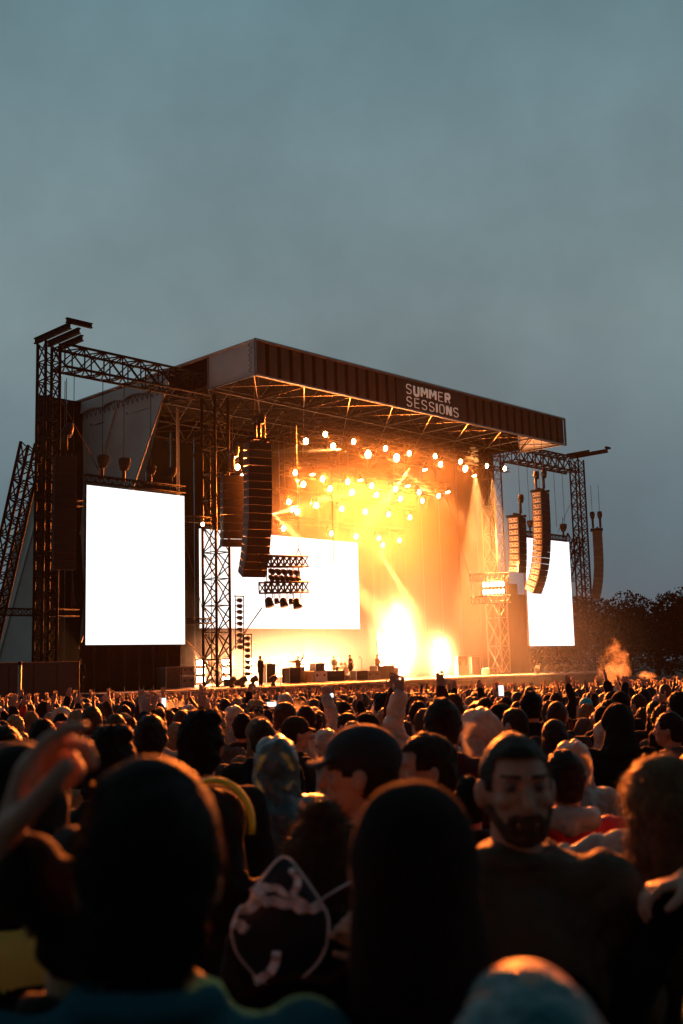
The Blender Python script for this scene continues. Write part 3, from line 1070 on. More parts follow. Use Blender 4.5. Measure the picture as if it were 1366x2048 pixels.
strobe_tower(21.7, 9.2, 5.4, 'tall strobe tower blasting white light right of centre screen', 3200, 5)
strobe_tower(20.3, 9.6, 3.6, 'strobe tower glaring just left of the tallest one', 1200, 3)
strobe_tower(26.2, 9.0, 2.9, 'short strobe tower blasting white light further right', 3000, 3)
for i, (u_, v_) in enumerate(((8.6, 13.6), (11.0, 13.8), (13.4, 13.8), (16.0, 13.8), (18.4, 13.6), (6.2, 13.4))):
    strobe_tower(u_, v_, 1.9, 'low strobe stand %s along the back of the stage' % (ordn[[1, 2, 3, 4, 5, 0][i]] + ' from left'), 2200, 2, .9)

# hanging light frames left
DARKLIT = mat('brown_lit_steel', (.020, .013, .009), .6, .1, spec=.2)
for z_, h_, lb in ((7.9, .62, 'upper hanging truss frame before the centre screen'), (6.35, .62, 'lower hanging truss frame before the centre screen')):
    lattice('hanging_frame', (1.6, 1.6, z_), (5.15, 1.6, z_ + .15), .5, h_, .5, .055, .038, lb, 'truss', None, DARKLIT)
for u_, lb in ((2.05, 'left triangular sling holding the hanging light frame'), (4.6, 'right triangular sling holding the hanging light frame')):
    t = sthing('sling', u_, 1.6, 8.25, lb, 'sling')
    MB().bar((-.3, 0, 0), (0, 0, .55), .03, 5).bar((.3, 0, 0), (0, 0, .55), .03, 5).build('strap', DARKLIT, t)
    MB().bar((0, 0, .55), (0, 0, 8.2), .02, 5).build('chain', CABLE, t)
for u_, sd_ in ((2.0, 'left'), (4.6, 'right')):
    cable((u_, 1.6, 6.7), (u_, 1.6, 7.7), .03, sd_ + ' short link joining the two hanging light frames', 'links between the hanging light frames')
t0 = None
par_body = MB().tube([(0, .16, 0), (0, .1, 0), (0, -.12, -.04), (0, -.2, -.05)], [.08, .15, .17, .19], 10).mesh('body', True)
par_yoke = MB().tube([(-.2, 0, 0), (-.2, 0, .25), (0, 0, .36), (.2, 0, .25), (.2, 0, 0)], .022, 5).mesh('yoke')
for k in range(6):
    t = sthing('par_lamp', 2.35 + k * .42, 1.6, 7.0, '%s from left of six small lamps between the two hanging frames' % ordn[k].capitalize(), 'stage lamp')
    place(par_body, 'body', DARKLIT, t, Matrix.Rotation(.6, 4, 'X'))
    place(par_yoke, 'yoke', DARKLIT, t)
for k in range(5):
    t = sthing('par_lamp', 2.35 + k * .5, 1.6, 7.38, '%s from left of five lamps clamped under the upper hanging frame' % ordn[k].capitalize(), 'stage lamp')
    place(par_body, 'body', DARKLIT, t, Matrix.Rotation(.3, 4, 'X'))
    place(par_yoke, 'yoke', DARKLIT, t)
for k, (u_, s_) in enumerate(((2.15, 1.5), (2.75, .9), (3.3, 1.4), (3.9, .9), (4.4, 1.6))):
    t = sthing('spot_lamp', u_, 1.6, 5.75, '%s from left of the lamps slung under the lower hanging frame' % ordn[k].capitalize(), 'stage lamp')
    t.scale = (s_, s_, s_)
    place(par_body, 'body', DARKLIT, t, Matrix.Translation((0, 0, -.12)) @ Matrix.Rotation(1.1, 4, 'X'))
    place(par_yoke, 'yoke', DARKLIT, t)
# right lamp platform
for z_, lb in ((7.95, 'upper truss of the lamp platform on right stage tower'), (6.25, 'lower truss of the lamp platform on right stage tower')):
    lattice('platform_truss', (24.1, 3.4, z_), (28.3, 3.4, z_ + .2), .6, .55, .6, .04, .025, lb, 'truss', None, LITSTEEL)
for r_, zr in enumerate((7.42, 6.86)):
    for k in range(6):
        u_ = 25.05 + k * .48
        t = sthing('blinder_lamp', u_, 3.3, zr + k * .03, '%s lamp from left in the %s row of the right lamp platform' % (ordn[k].capitalize(), ('upper', 'lower')[r_]), 'stage lamp', 'two rows of round lamps on the right platform')
        MB().tube([(0, .2, 0), (0, .05, 0), (0, -.14, 0)], [.1, .18, .2], 12).build('body', BLACKBOX, t, True)
        MB().tube([(0, -.145, 0), (0, -.16, 0)], [.17, .15], 12).build('lens', LENS, t)
        if k % 2 == r_:
            o = bpy.data.objects.new('lamp_light', lamp_light('blinder', 420, WARM, .12))
            COL.objects.link(o); o.parent = t; o.location = (0, -.35, 0)
t = sthing('platform_posts', 24.1, 3.4, 5.9, 'upright steel posts tying the right lamp platform together', 'stand')
for x in (0.1, 2.1, 4.1):
    MB().bar((x, 0.35, 0), (x, .35, 2.6), .03, 5).build('post', ALU, t)
MB().bar((3.6, .3, 1.2), (6.0, 2.2, 1.2), .05, 5).build('arm', ALU, t)

# ------------------------------------------------------------------ things on the deck
CASE = mat('flight_case', (.16, .13, .11), .5, 0, .3, 5)
CASEW = mat('pale_flight_case', (.65, .58, .5), .5, 0, .15, 5)
CASES = mat('amp_tolex', (.03, .022, .018), .7, 0, .3, 8)


def crate(name, u0, u1, v0, dep_, h, m, label, cat, z0=DECK, grille=False):
    t = sthing(name, (u0 + u1) / 2, v0 + dep_ / 2, z0, label, cat)
    W_ = (u1 - u0) / 2
    MB().bbox(-W_, W_, -dep_ / 2, dep_ / 2, .04, h, .03).build('body', m, t)
    ed = MB()
    for sx in (-1, 1):
        for sy in (-1, 1):
            ed.bar((sx * W_, sy * dep_ / 2, .04), (sx * W_, sy * dep_ / 2, h), .022, 4)
    for z_ in (.05, h):
        ed.bar((-W_, -dep_ / 2, z_), (W_, -dep_ / 2, z_), .022, 4)
    ed.build('edging', ALU, t)
    for sx in (-.55, .55):
        MB().bbox(W_ * sx - .07, W_ * sx + .07, -dep_ / 2 - .02, -dep_ / 2 - .002, h * .55, h * .75, .008).build('handle', BLACKBOX, t)
    if grille:
        MB().box(-W_ * .88, W_ * .88, -dep_ / 2 - .014, -dep_ / 2 - .004, h * .1, h * .5).build('grille', GRILLE, t)
    return t


crate('speaker_cabinet', 6.8, 7.75, 5, .7, 1.0, CASES, 'tall amplifier cabinet left of the drum riser', 'amplifier', grille=True)
crate('monitor_desk', 7.85, 9.45, 5.6, .8, .78, CASE, 'low brown equipment crate behind the pale flight case', 'crate')
crate('flight_case', 8.67, 9.85, 4.7, .7, .75, CASEW, 'pale flight case with black corner fittings at stage front', 'flight case')
crate('guitar_amplifier', 9.95, 11.75, 5, .6, .72, CASES, 'dark low amplifier right of the pale flight case', 'amplifier', grille=True)
crate('guitar_amplifier', 12.9, 14.05, 5, .6, .68, CASES, 'dark amplifier to the right of guitarist', 'amplifier', grille=True)
crate('equipment_crate', 14.35, 15.7, 5.4, .6, .62, CASE, 'pale orange crate furthest right before the white blast', 'crate')
crate('equipment_rack', 28.9, 30.0, 7.6, .8, 1.45, CASES, 'tall equipment rack at foot of right stage tower', 'rack')
crate('equipment_rack', -3.5, -2.5, 4, .8, 1.25, CASES, 'black rack box on the left wing under screen', 'rack')
crate('cable_crate', -1.65, -.75, 5, .8, .7, CASE, 'wire cage crate at foot of left stage tower', 'crate')
crate('cable_crate', -1.6, -.8, 5, .7, .5, CASE, 'second wire crate stacked on the one by left tower', 'crate', DECK + .75)
crate('wedge_monitor', .9, 1.9, 3.6, .7, .45, BLACKBOX, 'black monitor box left of the standing figure', 'speaker', grille=True)
crate('keyboard_riser', 16.1, 17.8, 6.0, .8, .95, CASES, 'dark keyboard stand cover before the white blast', 'keyboard stand')
crate('guitar_amplifier', 12.0, 12.85, 8.0, .6, 1.25, CASES, 'tall amplifier stack directly left of the drum kit', 'amplifier', grille=True)
crate('guitar_amplifier', 10.6, 11.5, 8.6, .6, 1.05, CASES, 'amplifier stack second left of the drum kit', 'amplifier', grille=True)
crate('guitar_amplifier', 8.2, 9.0, 8.8, .6, 1.3, CASES, 'tall amplifier stack behind the performer with spread arms', 'amplifier', grille=True)
crate('equipment_crate', 18.4, 19.4, 7.0, .6, .8, CASE, 'crate silhouetted against foot of tall white blast', 'crate')
crate('equipment_crate', 27.2, 28.2, 4.6, .7, .55, CASE, 'low crate left of the right stage tower foot', 'crate')
crate('stacked_panel', 24.6, 25.9, 5.6, .3, 1.5, CASE, 'pale standing panel frame between white blasts and right tower', 'panel')
# floor lamps
for i, (u_, v_, lb) in enumerate(((-.05, 2.4, 'leftmost floor lamp at the left stage edge'), (.75, 2.4, 'second floor lamp at the left stage edge'), (1.55, 2.4, 'third floor lamp at the left stage edge'), (2.9, 2.2, 'floor lamp tilted right beside the standing figure'))):
    moving_head(u_, v_, DECK + .42, lb, 0, up=True, light=False, lens_m=BLACKBOX, rx=25, rz=.8, group='unlit lamps standing on the stage edge')
for i, u_ in enumerate((31.2, 32.6, 34.0, 35.3, 36.8, 38.2)):
    moving_head(u_, 3.0, DECK + .42, '%s from left of the unlit lamps on right stage wing' % ordn[i].capitalize(), 0, up=True, light=False, lens_m=BLACKBOX, rx=25 + 5 * i, rz=-.6, group='unlit lamps standing on the stage edge')
# drum kit
t = sthing('drum_kit', 15.1, 8.4, DECK + .38, 'drum kit with cymbals on the low riser', 'drum kit')
DR = mat('drum_shell', (.45, .35, .22), .35)
HEADM = mat('drum_skin', (.7, .66, .6), .5)
BR = mat('cymbal_brass', (.7, .5, .2), .3, 1)
o = MB().bar((0, -.25, .32), (0, .2, .32), .3, 20).build('bass_drum', DR, t)
MB().bar((0, -.262, .32), (0, -.255, .32), .28, 20).build('skin', HEADM, o)
for x, y, z_, r_ in ((-.25, 0, .78, .16), (.22, 0, .78, .16), (.65, .3, .5, .2), (-.6, .35, .6, .17)):
    o = MB().bar((x, y, z_ - .12), (x, y, z_ + .1), r_, 16).build('drum', DR, t)
    MB().bar((x, y, z_ + .105), (x, y, z_ + .112), r_ * .97, 16).build('skin', HEADM, o)
for x, y, z_ in ((-.85, .1, 1.15), (.85, .0, 1.3), (.3, .5, 1.4), (-.4, .6, 1.35)):
    o = MB().tube([(x, y, z_ - .02), (x, y, z_), (x, y, z_ + .02)], [.24, .1, .02], 16).build('cymbal', BR, t, True)
    MB().bar((x, y, 0), (x, y, z_), .015, 5).build('stand', STEEL, t)
# mic stands
for u_, v_, lb in ((4.2, 3.0, 'microphone stand right of the standing figure'), (14.3, 5.8, 'microphone stand beside the guitarist'), (9.8, 6.9, 'microphone stand before the arm-raised player')):
    t = sthing('microphone_stand', u_, v_, DECK, lb, 'microphone stand')
    MB().bar((0, 0, 0), (0, 0, 1.5), .016, 6).bar((0, 0, 1.5), (-.15, 0, 1.58), .014, 6).build('stand', STEEL, t)
    MB().bar((-.25, 0, .01), (.25, 0, .01), .016, 4).bar((0, -.25, .01), (0, .25, .01), .016, 4).build('foot', STEEL, t)
    MB().ell((-.18, 0, 1.6), (.04, .04, .06)).build('microphone', BLACKBOX, t, True)

# ------------------------------------------------------------------ people
def remesh(mb, vox, smooth_it=3, fac=.5, noise_amp=0.0, noise_f=9.0, seed=0, dents=()):
    me = mb.mesh('tmp')
    o = bpy.data.objects.new('tmp', me)
    COL.objects.link(o)
    r = o.modifiers.new('r', 'REMESH')
    r.mode = 'VOXEL'
    r.voxel_size = vox
    r.adaptivity = 0
    if smooth_it:
        s = o.modifiers.new('s', 'SMOOTH')
        s.factor = fac
        s.iterations = smooth_it
    dg = bpy.context.evaluated_depsgraph_get()
    dg.update()
    out = bpy.data.meshes.new_from_object(o.evaluated_get(dg))
    bpy.data.objects.remove(o)
    bpy.data.meshes.remove(me)
    n = len(out.vertices)
    if n and (noise_amp or dents):
        co = np.empty(n * 3, np.float32)
        out.vertices.foreach_get('co', co)
        co = co.reshape(-1, 3)
        no = np.empty(n * 3, np.float32)
        out.vertices.foreach_get('normal', no)
        no = no.reshape(-1, 3)
        d = np.zeros(n)
        if noise_amp:
            rs = np.random.RandomState(seed)
            for k in range(7):
                f = noise_f * (0.5 + 1.6 * rs.rand())
                dr = rs.randn(3)
                dr /= np.linalg.norm(dr)
                dr2 = rs.randn(3)
                ph = rs.rand() * 6.28
                d += np.sin(co @ dr * f * 2 + 1.6 * np.sin(co @ dr2 * f * .7 + ph) + ph) / 3.0
            # sharper creases
            d = noise_amp * (np.abs(d) - .5)
        co2 = co + no * d[:, None]
        for (c, rad, depth, direc) in dents:
            w_ = np.exp(-((co - np.array(c)) ** 2).sum(1) / (rad * rad))
            co2 += w_[:, None] * np.array(direc) * depth
        out.vertices.foreach_set('co', co2.astype(np.float32).ravel())
    out.polygons.foreach_set('use_smooth', [True] * len(out.polygons))
    out.update()
    return out


def fingers(mb, w_, d, n, curl=.35, spread=.12, s=1.0, curls=None, thumb=1, thumb_out=.7):
    if curls and len(curls) > 4:
        s = curls[4]
    """palm + 4 fingers + thumb. w_ wrist, d hand direction, n palm normal"""
    w_, d, n = Vector(w_), Vector(d).normalized(), Vector(n)
    n = (n - d * n.dot(d)).normalized()
    t = d.cross(n) * thumb
    kn = []
    for i, (off, ln) in enumerate(((-.030, .072), (-.010, .080), (.011, .074), (.030, .058))):
        k = w_ + d * (.088 * s - .006 * abs(i - 1.2) * s) + t * (-off * s)
        mb.cap(w_ + d * .012 * s + t * (-off * .55 * s), k, .0145 * s, .0125 * s, 8)
        kn.append((k, ln * s, -off))
    for i, (k, ln, off) in enumerate(kn):
        c = curls[i] if curls else curl
        dd = (d + t * off * spread * 25 * (.4)).normalized()
        p = k
        ang = 0
        r0 = .0098 * s
        for j, fr in enumerate((.46, .30, .24)):
            ang += c * (.9 if j == 0 else 1.15)
            q = p + (dd * math.cos(ang) + n * math.sin(ang)) * ln * fr
            mb.cap(p, q, r0, r0 * .88, 8)
            p = q
            r0 *= .88
    # thumb from the side of the palm near its base
    b = w_ + d * .022 * s + t * .022 * s
    q = b + (d * .55 + t * thumb_out + n * .35).normalized() * .042 * s
    r_ = q + (d * .9 + t * thumb_out * .35 + n * .45).normalized() * .034 * s
    r2 = r_ + (d * 1.0 + t * .05 + n * .4).normalized() * .024 * s
    mb.cap(b, q, .0155 * s, .012 * s, 8).cap(q, r_, .0118 * s, .0105 * s, 8).cap(r_, r2, .0105 * s, .009 * s, 8)


def arm_chain(side, pose):
    """joint positions for an arm: shoulder, elbow, wrist, hand dir, palm normal, curls"""
    s = side
    sh = Vector((s * .185, 0, 1.415))
    P_ = {
        'down': ((s * .235, -.02, 1.13), (s * .22, .06, .90), (0, .1, -1), (-s, 0, 0), None),
        'front': ((s * .225, .02, 1.14), (s * .07, .24, 1.14), (-s * .8, .4, .1), (0, -1, .2), None),
        'chest': ((s * .23, .06, 1.15), (s * .08, .22, 1.34), (-s * .3, .2, .8), (0, -1, 0), None),
        'up': ((s * .25, .06, 1.62), (s * .20, .10, 1.86), (0, .1, 1), (0, 1, 0), [.1, .1, .1, .15]),
        'upwide': ((s * .33, .05, 1.60), (s * .36, .07, 1.84), (s * .2, .1, 1), (0, 1, 0), [.15, .1, .1, .15]),
        'point': ((s * .26, .10, 1.60), (s * .20, .18, 1.83), (0, .15, 1), (0, 1, 0), [.02, 1.3, 1.4, 1.4]),
        'horns': ((s * .26, .10, 1.60), (s * .20, .16, 1.83), (0, .1, 1), (0, 1, 0), [.02, 1.3, 1.4, .05]),
        'fist': ((s * .26, .08, 1.60), (s * .19, .14, 1.83), (0, .1, 1), (0, 1, 0), [1.3, 1.3, 1.3, 1.3]),
        'cup': ((s * .26, .16, 1.50), (s * .17, .26, 1.72), (-s * .15, .2, 1), (-s, .3, 0), [.8, .8, .8, .8]),
        'phone': ((s * .24, .16, 1.42), (s * .12, .30, 1.62), (-s * .5, .2, 1), (-s * .3, 1, 0), [.7, .7, .7, .7]),
        'hip': ((s * .33, -.06, 1.18), (s * .20, .08, 1.02), (-s, .3, 0), (-s, 0, -.2), None),
        'shoulder': ((s * .40, .02, 1.36), (s * .62, .08, 1.42), (s, .2, .1), (0, 0, -1), [.3, .3, .3, .3]),
        'guitarL': ((s * .26, .10, 1.18), (s * .40, .26, 1.20), (s * .3, .2, .6), (0, -1, 0), [.9] * 4),
        'guitarR': ((s * .28, .0, 1.16), (s * .06, .20, 1.02), (-s * 1, .2, -.3), (0, -1, 0), [.6] * 4),
    }[pose]
    return sh, Vector(P_[0]), Vector(P_[1]), Vector(P_[2]), Vector(P_[3]), P_[4]


def body_prims(poseL='down', poseR='down', legs='stand', detail=1, fem=0.0, armsLR=None, head_rot=None):
    mb = MB()
    HZ = 1.635
    # head
    mb.ell((0, .0, HZ + .012), (.074, .094, .098), 20, 14)
    mb.ell((0, .018, HZ - .045), (.060, .074, .072), 18, 12)
    mb.ell((0, .058, HZ - .088), (.030, .026, .022), 12, 8)       # chin
    mb.cap((0, .088, HZ + .012), (0, .108, HZ - .026), .009, .014, 8)     # nose
    mb.cap((-.035, .083, HZ + .028), (.035, .083, HZ + .028), .011, .011, 8)  # brow
    mb.ell((.042, .062, HZ - .018), (.02, .022, .018), 10, 8)
    mb.ell((-.042, .062, HZ - .018), (.02, .022, .018), 10, 8)
    mb.cap((-.018, .086, HZ - .062), (.018, .086, HZ - .062), .008, .008, 8)
    mb.cap((-.016, .084, HZ - .073), (.016, .084, HZ - .073), .008, .008, 8)
    for s in (-1, 1):
        mb.ell((s * .078, -.006, HZ - .008), (.011, .020, .031), 10, 10, Matrix.Rotation(s * .45, 3, 'Z'))
    mb.cap((0, -.022, HZ - .06), (0, -.012, 1.43), .055, .060, 14)
    # torso
    sw = .165 - .02 * fem
    mb.cap((-sw, -.005, 1.405), (sw, -.005, 1.405), .055, .055, 12)
    mb.ell((0, 0, 1.27), (.165 - .015 * fem, .108, .19), 18, 12)
    mb.ell((0, -.03, 1.34), (.15, .09, .12), 16, 10)
    mb.ell((0, .005, 1.08), (.138 - .012 * fem, .098, .17), 16, 10)
    mb.ell((0, -.005, .93), (.155 + .012 * fem, .112, .13), 16, 10)
    mb.cap((-.10, -.02, 1.42), (0, -.015, 1.47), .04, .05, 10).cap((.10, -.02, 1.42), (0, -.015, 1.47), .04, .05, 10)
    for s in (-1, 1):
        if legs == 'sit':
            k, a = (s * .14, .42, .86), (s * .15, .42, .40)
        else:
            k, a = (s * .10, .02, .50), (s * .105, -.01, .09)
        mb.cap((s * .088, 0, .90), k, .086, .058, 12)
        mb.cap(k, a, .056, .038, 12)
        mb.cap((a[0], a[1] - .02, a[2] - .05), (a[0] * 1.1, a[1] + .15, a[2] - .055), .038, .034, 10)
        sh, el, wr, hd, pn, cu = armsLR[0 if s < 0 else 1] if armsLR else arm_chain(s, poseL if s < 0 else poseR)
        mb.cap(sh, el, .050, .040, 12)
        mb.cap(el, wr, .040, .027, 12)
        fingers(mb, wr, hd, pn, curls=cu, thumb=(1 if s < 0 else -1))
    return mb


def jacket_prims(poseL, poseR, fem=0.0, long_=0.0, loose=.022, collar=True, armsLR=None, hoodie=False, sleeve=.92):
    g_ = loose
    mb = MB()
    sw = .168
    mb.cap((-sw, -.005, 1.405), (sw, -.005, 1.405), .058 + g_, .058 + g_, 12)
    mb.ell((0, 0, 1.26), (.17 + g_, .115 + g_, .21), 18, 12)
    mb.ell((0, -.03, 1.34), (.155 + g_, .095 + g_, .13), 16, 10)
    mb.ell((0, .005, 1.08), (.155 + g_, .115 + g_, .19), 16, 10)
    mb.cap((0, 0, 1.05), (0, 0, .90 - long_), .155 + g_ * .5, .165 + g_ + long_ * .1, 16)
    mb.cap((-.11, -.02, 1.42), (0, -.02, 1.465), .045 + g_, .052 + g_ * .6, 10).cap((.11, -.02, 1.42), (0, -.02, 1.465), .045 + g_, .052 + g_ * .6, 10)
    if collar:
        mb.tube([(.078 * math.cos(a), -.016 + .078 * math.sin(a), 1.495 + .012 * math.sin(a + 3.14)) for a in [i * math.pi / 8 for i in range(16)]], .022, 8, closed=True)
    if hoodie:
        mb.ell((0, -.10, 1.47), (.12, .06, .065), 12, 8)
        mb.cap((-.09, -.05, 1.49), (0, -.12, 1.46), .035, .045, 8).cap((.09, -.05, 1.49), (0, -.12, 1.46), .035, .045, 8)
    for s in (-1, 1):
        sh, el, wr, hd, pn, cu = armsLR[0 if s < 0 else 1] if armsLR else arm_chain(s, poseL if s < 0 else poseR)
        we = el.lerp(wr, sleeve)
        mb.cap(sh, el, .056 + g_, .046 + g_ * .8, 12)
        mb.cap(el, we, .046 + g_ * .8, .034 + g_ * .7, 12)
    return mb


def trouser_prims(legs='stand'):
    mb = MB()
    mb.ell((0, -.005, .93), (.17, .125, .14), 16, 10)
    for s in (-1, 1):
        if legs == 'sit':
            k, a = (s * .14, .42, .86), (s * .15, .42, .46)
        else:
            k, a = (s * .10, .02, .50), (s * .105, -.01, .12)
        mb.cap((s * .088, 0, .90), k, .10, .075, 12)
        mb.cap(k, a, .074, .062, 12)
    return mb


def keep(me, fn):
    """delete the vertices for which fn(co) is False"""
    n = len(me.vertices)
    co = np.empty(n * 3, np.float32)
    me.vertices.foreach_get('co', co)
    co = co.reshape(-1, 3)
    k = fn(co)
    vs = [tuple(c) for c in co]
    idx = -np.ones(n, int)
    idx[k] = np.arange(k.sum())
    fs = []
    for p in me.polygons:
        q = [int(idx[i]) for i in p.vertices]
        if min(q) >= 0:
            fs.append(q)
    out = bpy.data.meshes.new(me.name)
    out.from_pydata([vs[i] for i in np.nonzero(k)[0]], [], fs)
    out.polygons.foreach_set('use_smooth', [True] * len(out.polygons))
    bpy.data.meshes.remove(me)
    return out


def add_strands(me, n, ln, wdt=.0009, seed=1, zmin=-9, gravity=.5):
    """thin tapering hair slivers rooted on the hair surface"""
    rs = np.random.RandomState(seed)
    nv = len(me.vertices)
    vs = [tuple(v.co) for v in me.vertices]
    ns = [tuple(v.normal) for v in me.vertices]
    fs = [tuple(p.vertices) for p in me.polygons]
    cand = [i for i in range(nv) if vs[i][2] > zmin]
    for k in range(n):
        i = cand[rs.randint(len(cand))]
        p = np.array(vs[i])
        nn = np.array(ns[i])
        t = rs.randn(3)
        t -= nn * t.dot(nn)
        t /= (np.linalg.norm(t) + 1e-6)
        L = ln * (.5 + rs.rand())
        d = nn * .75 + t * .7 + np.array([0, 0, -gravity * .4])
        d /= np.linalg.norm(d)
        a = p - nn * .003
        m = a + d * L * .55
        e = m + (d + np.array([0, 0, -gravity]) + t * .3) * L * .4
        sd = np.cross(d, nn + .1)
        sd = sd / (np.linalg.norm(sd) + 1e-6) * wdt
        o = len(vs)
        vs += [tuple(a - sd), tuple(a + sd), tuple(m + sd * .7), tuple(m - sd * .7), tuple(e)]
        fs += [(o, o + 1, o + 2, o + 3), (o + 3, o + 2, o + 4)]
    out = bpy.data.meshes.new(me.name)
    out.from_pydata(vs, [], fs)
    out.polygons.foreach_set('use_smooth', [True] * len(out.polygons))
    bpy.data.meshes.remove(me)
    return out


HZ = 1.635


def hair_mesh(style, seed=0, vox=.009, strands=500, slen=.012):
    mb = MB()
    amp, nf = .006, 30
    if style == 'short':
        mb.ell((0, -.012, HZ + .022), (.085, .102, .104), 24, 16)
        mb.ell((0, -.045, HZ - .02), (.074, .068, .085), 18, 12)
        fn = lambda c: (c[:, 2] > HZ - .085) & ~((c[:, 1] > .052) & (c[:, 2] < HZ + .062)) & ~((np.abs(c[:, 0]) > .055) & (c[:, 2] < HZ - .0) & (c[:, 1] > -.02))
    elif style == 'crop':
        mb.ell((0, -.008, HZ + .018), (.078, .098, .100), 24, 16)
        mb.ell((0, -.035, HZ - .02), (.068, .066, .08), 18, 12)
        fn = lambda c: (c[:, 2] > HZ - .075) & ~((c[:, 1] > .056) & (c[:, 2] < HZ + .066)) & ~((np.abs(c[:, 0]) > .06) & (c[:, 2] < HZ - .005) & (c[:, 1] > -.01))
        amp = .0015
        slen *= .4
    elif style == 'undercut':
        mb.ell((0, -.004, HZ + .024), (.077, .100, .096), 24, 16)
        mb.ell((0, .012, HZ + .060), (.062, .078, .050), 18, 12)
        mb.ell((0, -.035, HZ - .015), (.070, .066, .08), 18, 12)
        fn = lambda c: (c[:, 2] > HZ - .07) & ~((c[:, 1] > .052) & (c[:, 2] < HZ + .068)) & ~((np.abs(c[:, 0]) > .06) & (c[:, 2] < HZ - .005) & (c[:, 1] > -.01))
        amp = .003
    elif style == 'big':
        mb.ell((0, -.012, HZ + .030), (.092, .108, .108), 24, 16)
        mb.ell((0, -.005, HZ + .075), (.080, .088, .070), 18, 12)
        mb.ell((0, -.050, HZ - .03), (.078, .068, .095), 18, 12)
        mb.cap((0, -.05, HZ - .06), (0, -.050, HZ - .10), .062, .050, 14)
        fn = lambda c: ~((c[:, 1] > .055) & (c[:, 2] < HZ + .055)) & ~((np.abs(c[:, 0]) > .066) & (c[:, 2] < HZ + .025) & (c[:, 1] > -.035))
        amp, nf = .004, 26
    elif style == 'messy':
        mb.ell((0, -.012, HZ + .035), (.092, .108, .108), 24, 16)
        mb.ell((.02, -.02, HZ + .11), (.065, .075, .045), 14, 10)
        mb.ell((-.03, .03, HZ + .10), (.05, .06, .045), 14, 10)
        mb.ell((0, -.045, HZ - .02), (.082, .072, .09), 18, 12)
        fn = lambda c: (c[:, 2] > HZ - .10) & ~((c[:, 1] > .055) & (c[:, 2] < HZ + .055)) & ~((np.abs(c[:, 0]) > .065) & (c[:, 2] < HZ - .0) & (c[:, 1] > -.0))
        amp, nf = .011, 34
        slen *= 2
    elif style == 'long':
        mb.ell((0, -.012, HZ + .022), (.092, .108, .108), 24, 16)
        mb.cap((0, -.06, HZ), (0, -.10, 1.30), .088, .085, 16)
        mb.cap((-.055, -.03, HZ - .02), (-.095, -.04, 1.32), .042, .045, 12).cap((.055, -.03, HZ - .02), (.095, -.04, 1.32), .042, .045, 12)
        mb.cap((0, -.11, 1.32), (0, -.125, 1.16), .085, .045, 14)
        fn = lambda c: ~((c[:, 1] > .045) & (c[:, 2] < HZ + .07))
        amp, nf = .004, 24
        slen *= 2.4
    elif style == 'bun':
        mb.ell((0, -.012, HZ + .022), (.088, .104, .105), 24, 16)
        mb.ell((0, -.06, HZ + .13), (.045, .045, .04), 14, 10)
        mb.ell((0, -.05, HZ - .03), (.076, .066, .08), 16, 10)
        fn = lambda c: (c[:, 2] > HZ - .10) & ~((c[:, 1] > .055) & (c[:, 2] < HZ + .062)) & ~((np.abs(c[:, 0]) > .06) & (c[:, 2] < HZ) & (c[:, 1] > -.01))
        amp, nf = .008, 30
        slen *= 2.4
    elif style == 'pony':
        mb.ell((0, -.012, HZ + .022), (.088, .104, .105), 24, 16)
        mb.ell((0, -.05, HZ - .03), (.076, .066, .08), 16, 10)
        mb.tube([(0, -.10, HZ + .05), (0, -.15, HZ + .03), (0, -.165, HZ - .08), (0, -.14, HZ - .22)], [.03, .04, .038, .012], 12)
        fn = lambda c: (c[:, 2] > HZ - .25) & ~((c[:, 1] > .055) & (c[:, 2] < HZ + .062)) & ~((np.abs(c[:, 0]) > .06) & (c[:, 2] < HZ) & (c[:, 1] > -.01))
        amp, nf = .008, 30
        slen *= 1.6
    me = remesh(mb, vox, 2, .5, amp, nf, seed)
    me = keep(me, fn)
    me.name = 'hair_' + style
    if strands:
        me = add_strands(me, strands, slen, .0009, seed, gravity=(.2 if style in ('short', 'crop', 'undercut') else 1.5))
    return me


def cap_mesh(beanie=False, seed=0, brim_dir=1):
    mb = MB()
    if beanie:
        mb.ell((0, -.010, HZ + .035), (.090, .108, .102), 24, 16)
        mb.tube([(.088 * math.cos(a), -.008 + .105 * math.sin(a), HZ + .022 - .012 * math.sin(a)) for a in [i * math.pi / 14 for i in range(28)]], .012, 8, closed=True)
        me = remesh(mb, .008, 2, .5, .002, 40, seed)
        return keep(me, lambda c: c[:, 2] > HZ + .0)
    mb.ell((0, -.008, HZ + .045), (.086, .106, .086), 24, 16)
    v_ = []
    for i in range(13):
        a = math.pi * (.12 + .76 * i / 12)
        x, y = .078 * math.cos(a), .085 + .075 * math.sin(a) - .01
        mb.cap((x * .95, .07, HZ + .045), (x, y, HZ + .030 - .012 * abs(math.cos(a))), .007, .005, 6)
    me = remesh(mb, .006, 1, .5, .001, 30, seed)
    return keep(me, lambda c: c[:, 2] > HZ + .012)


def hood_mesh(seed=0, big=0.0, amp=.010):
    mb = MB()
    g_ = big
    mb.ell((0, -.018, HZ + .02), (.105 + g_, .125 + g_, .125 + g_), 24, 18)
    mb.cap((0, -.03, HZ - .02), (0, -.03, 1.47), .10 + g_, .115 + g_, 18)
    mb.ell((0, -.07, HZ + .09), (.06, .07, .06), 14, 10)
    me = remesh(mb, .010, 2, .5, amp, 14, seed)
    return keep(me, lambda c: ~((c[:, 1] > .062 + g_ * .5) & (c[:, 2] < HZ + .11) & (c[:, 2] > 1.50) & (np.abs(c[:, 0]) < .085)))


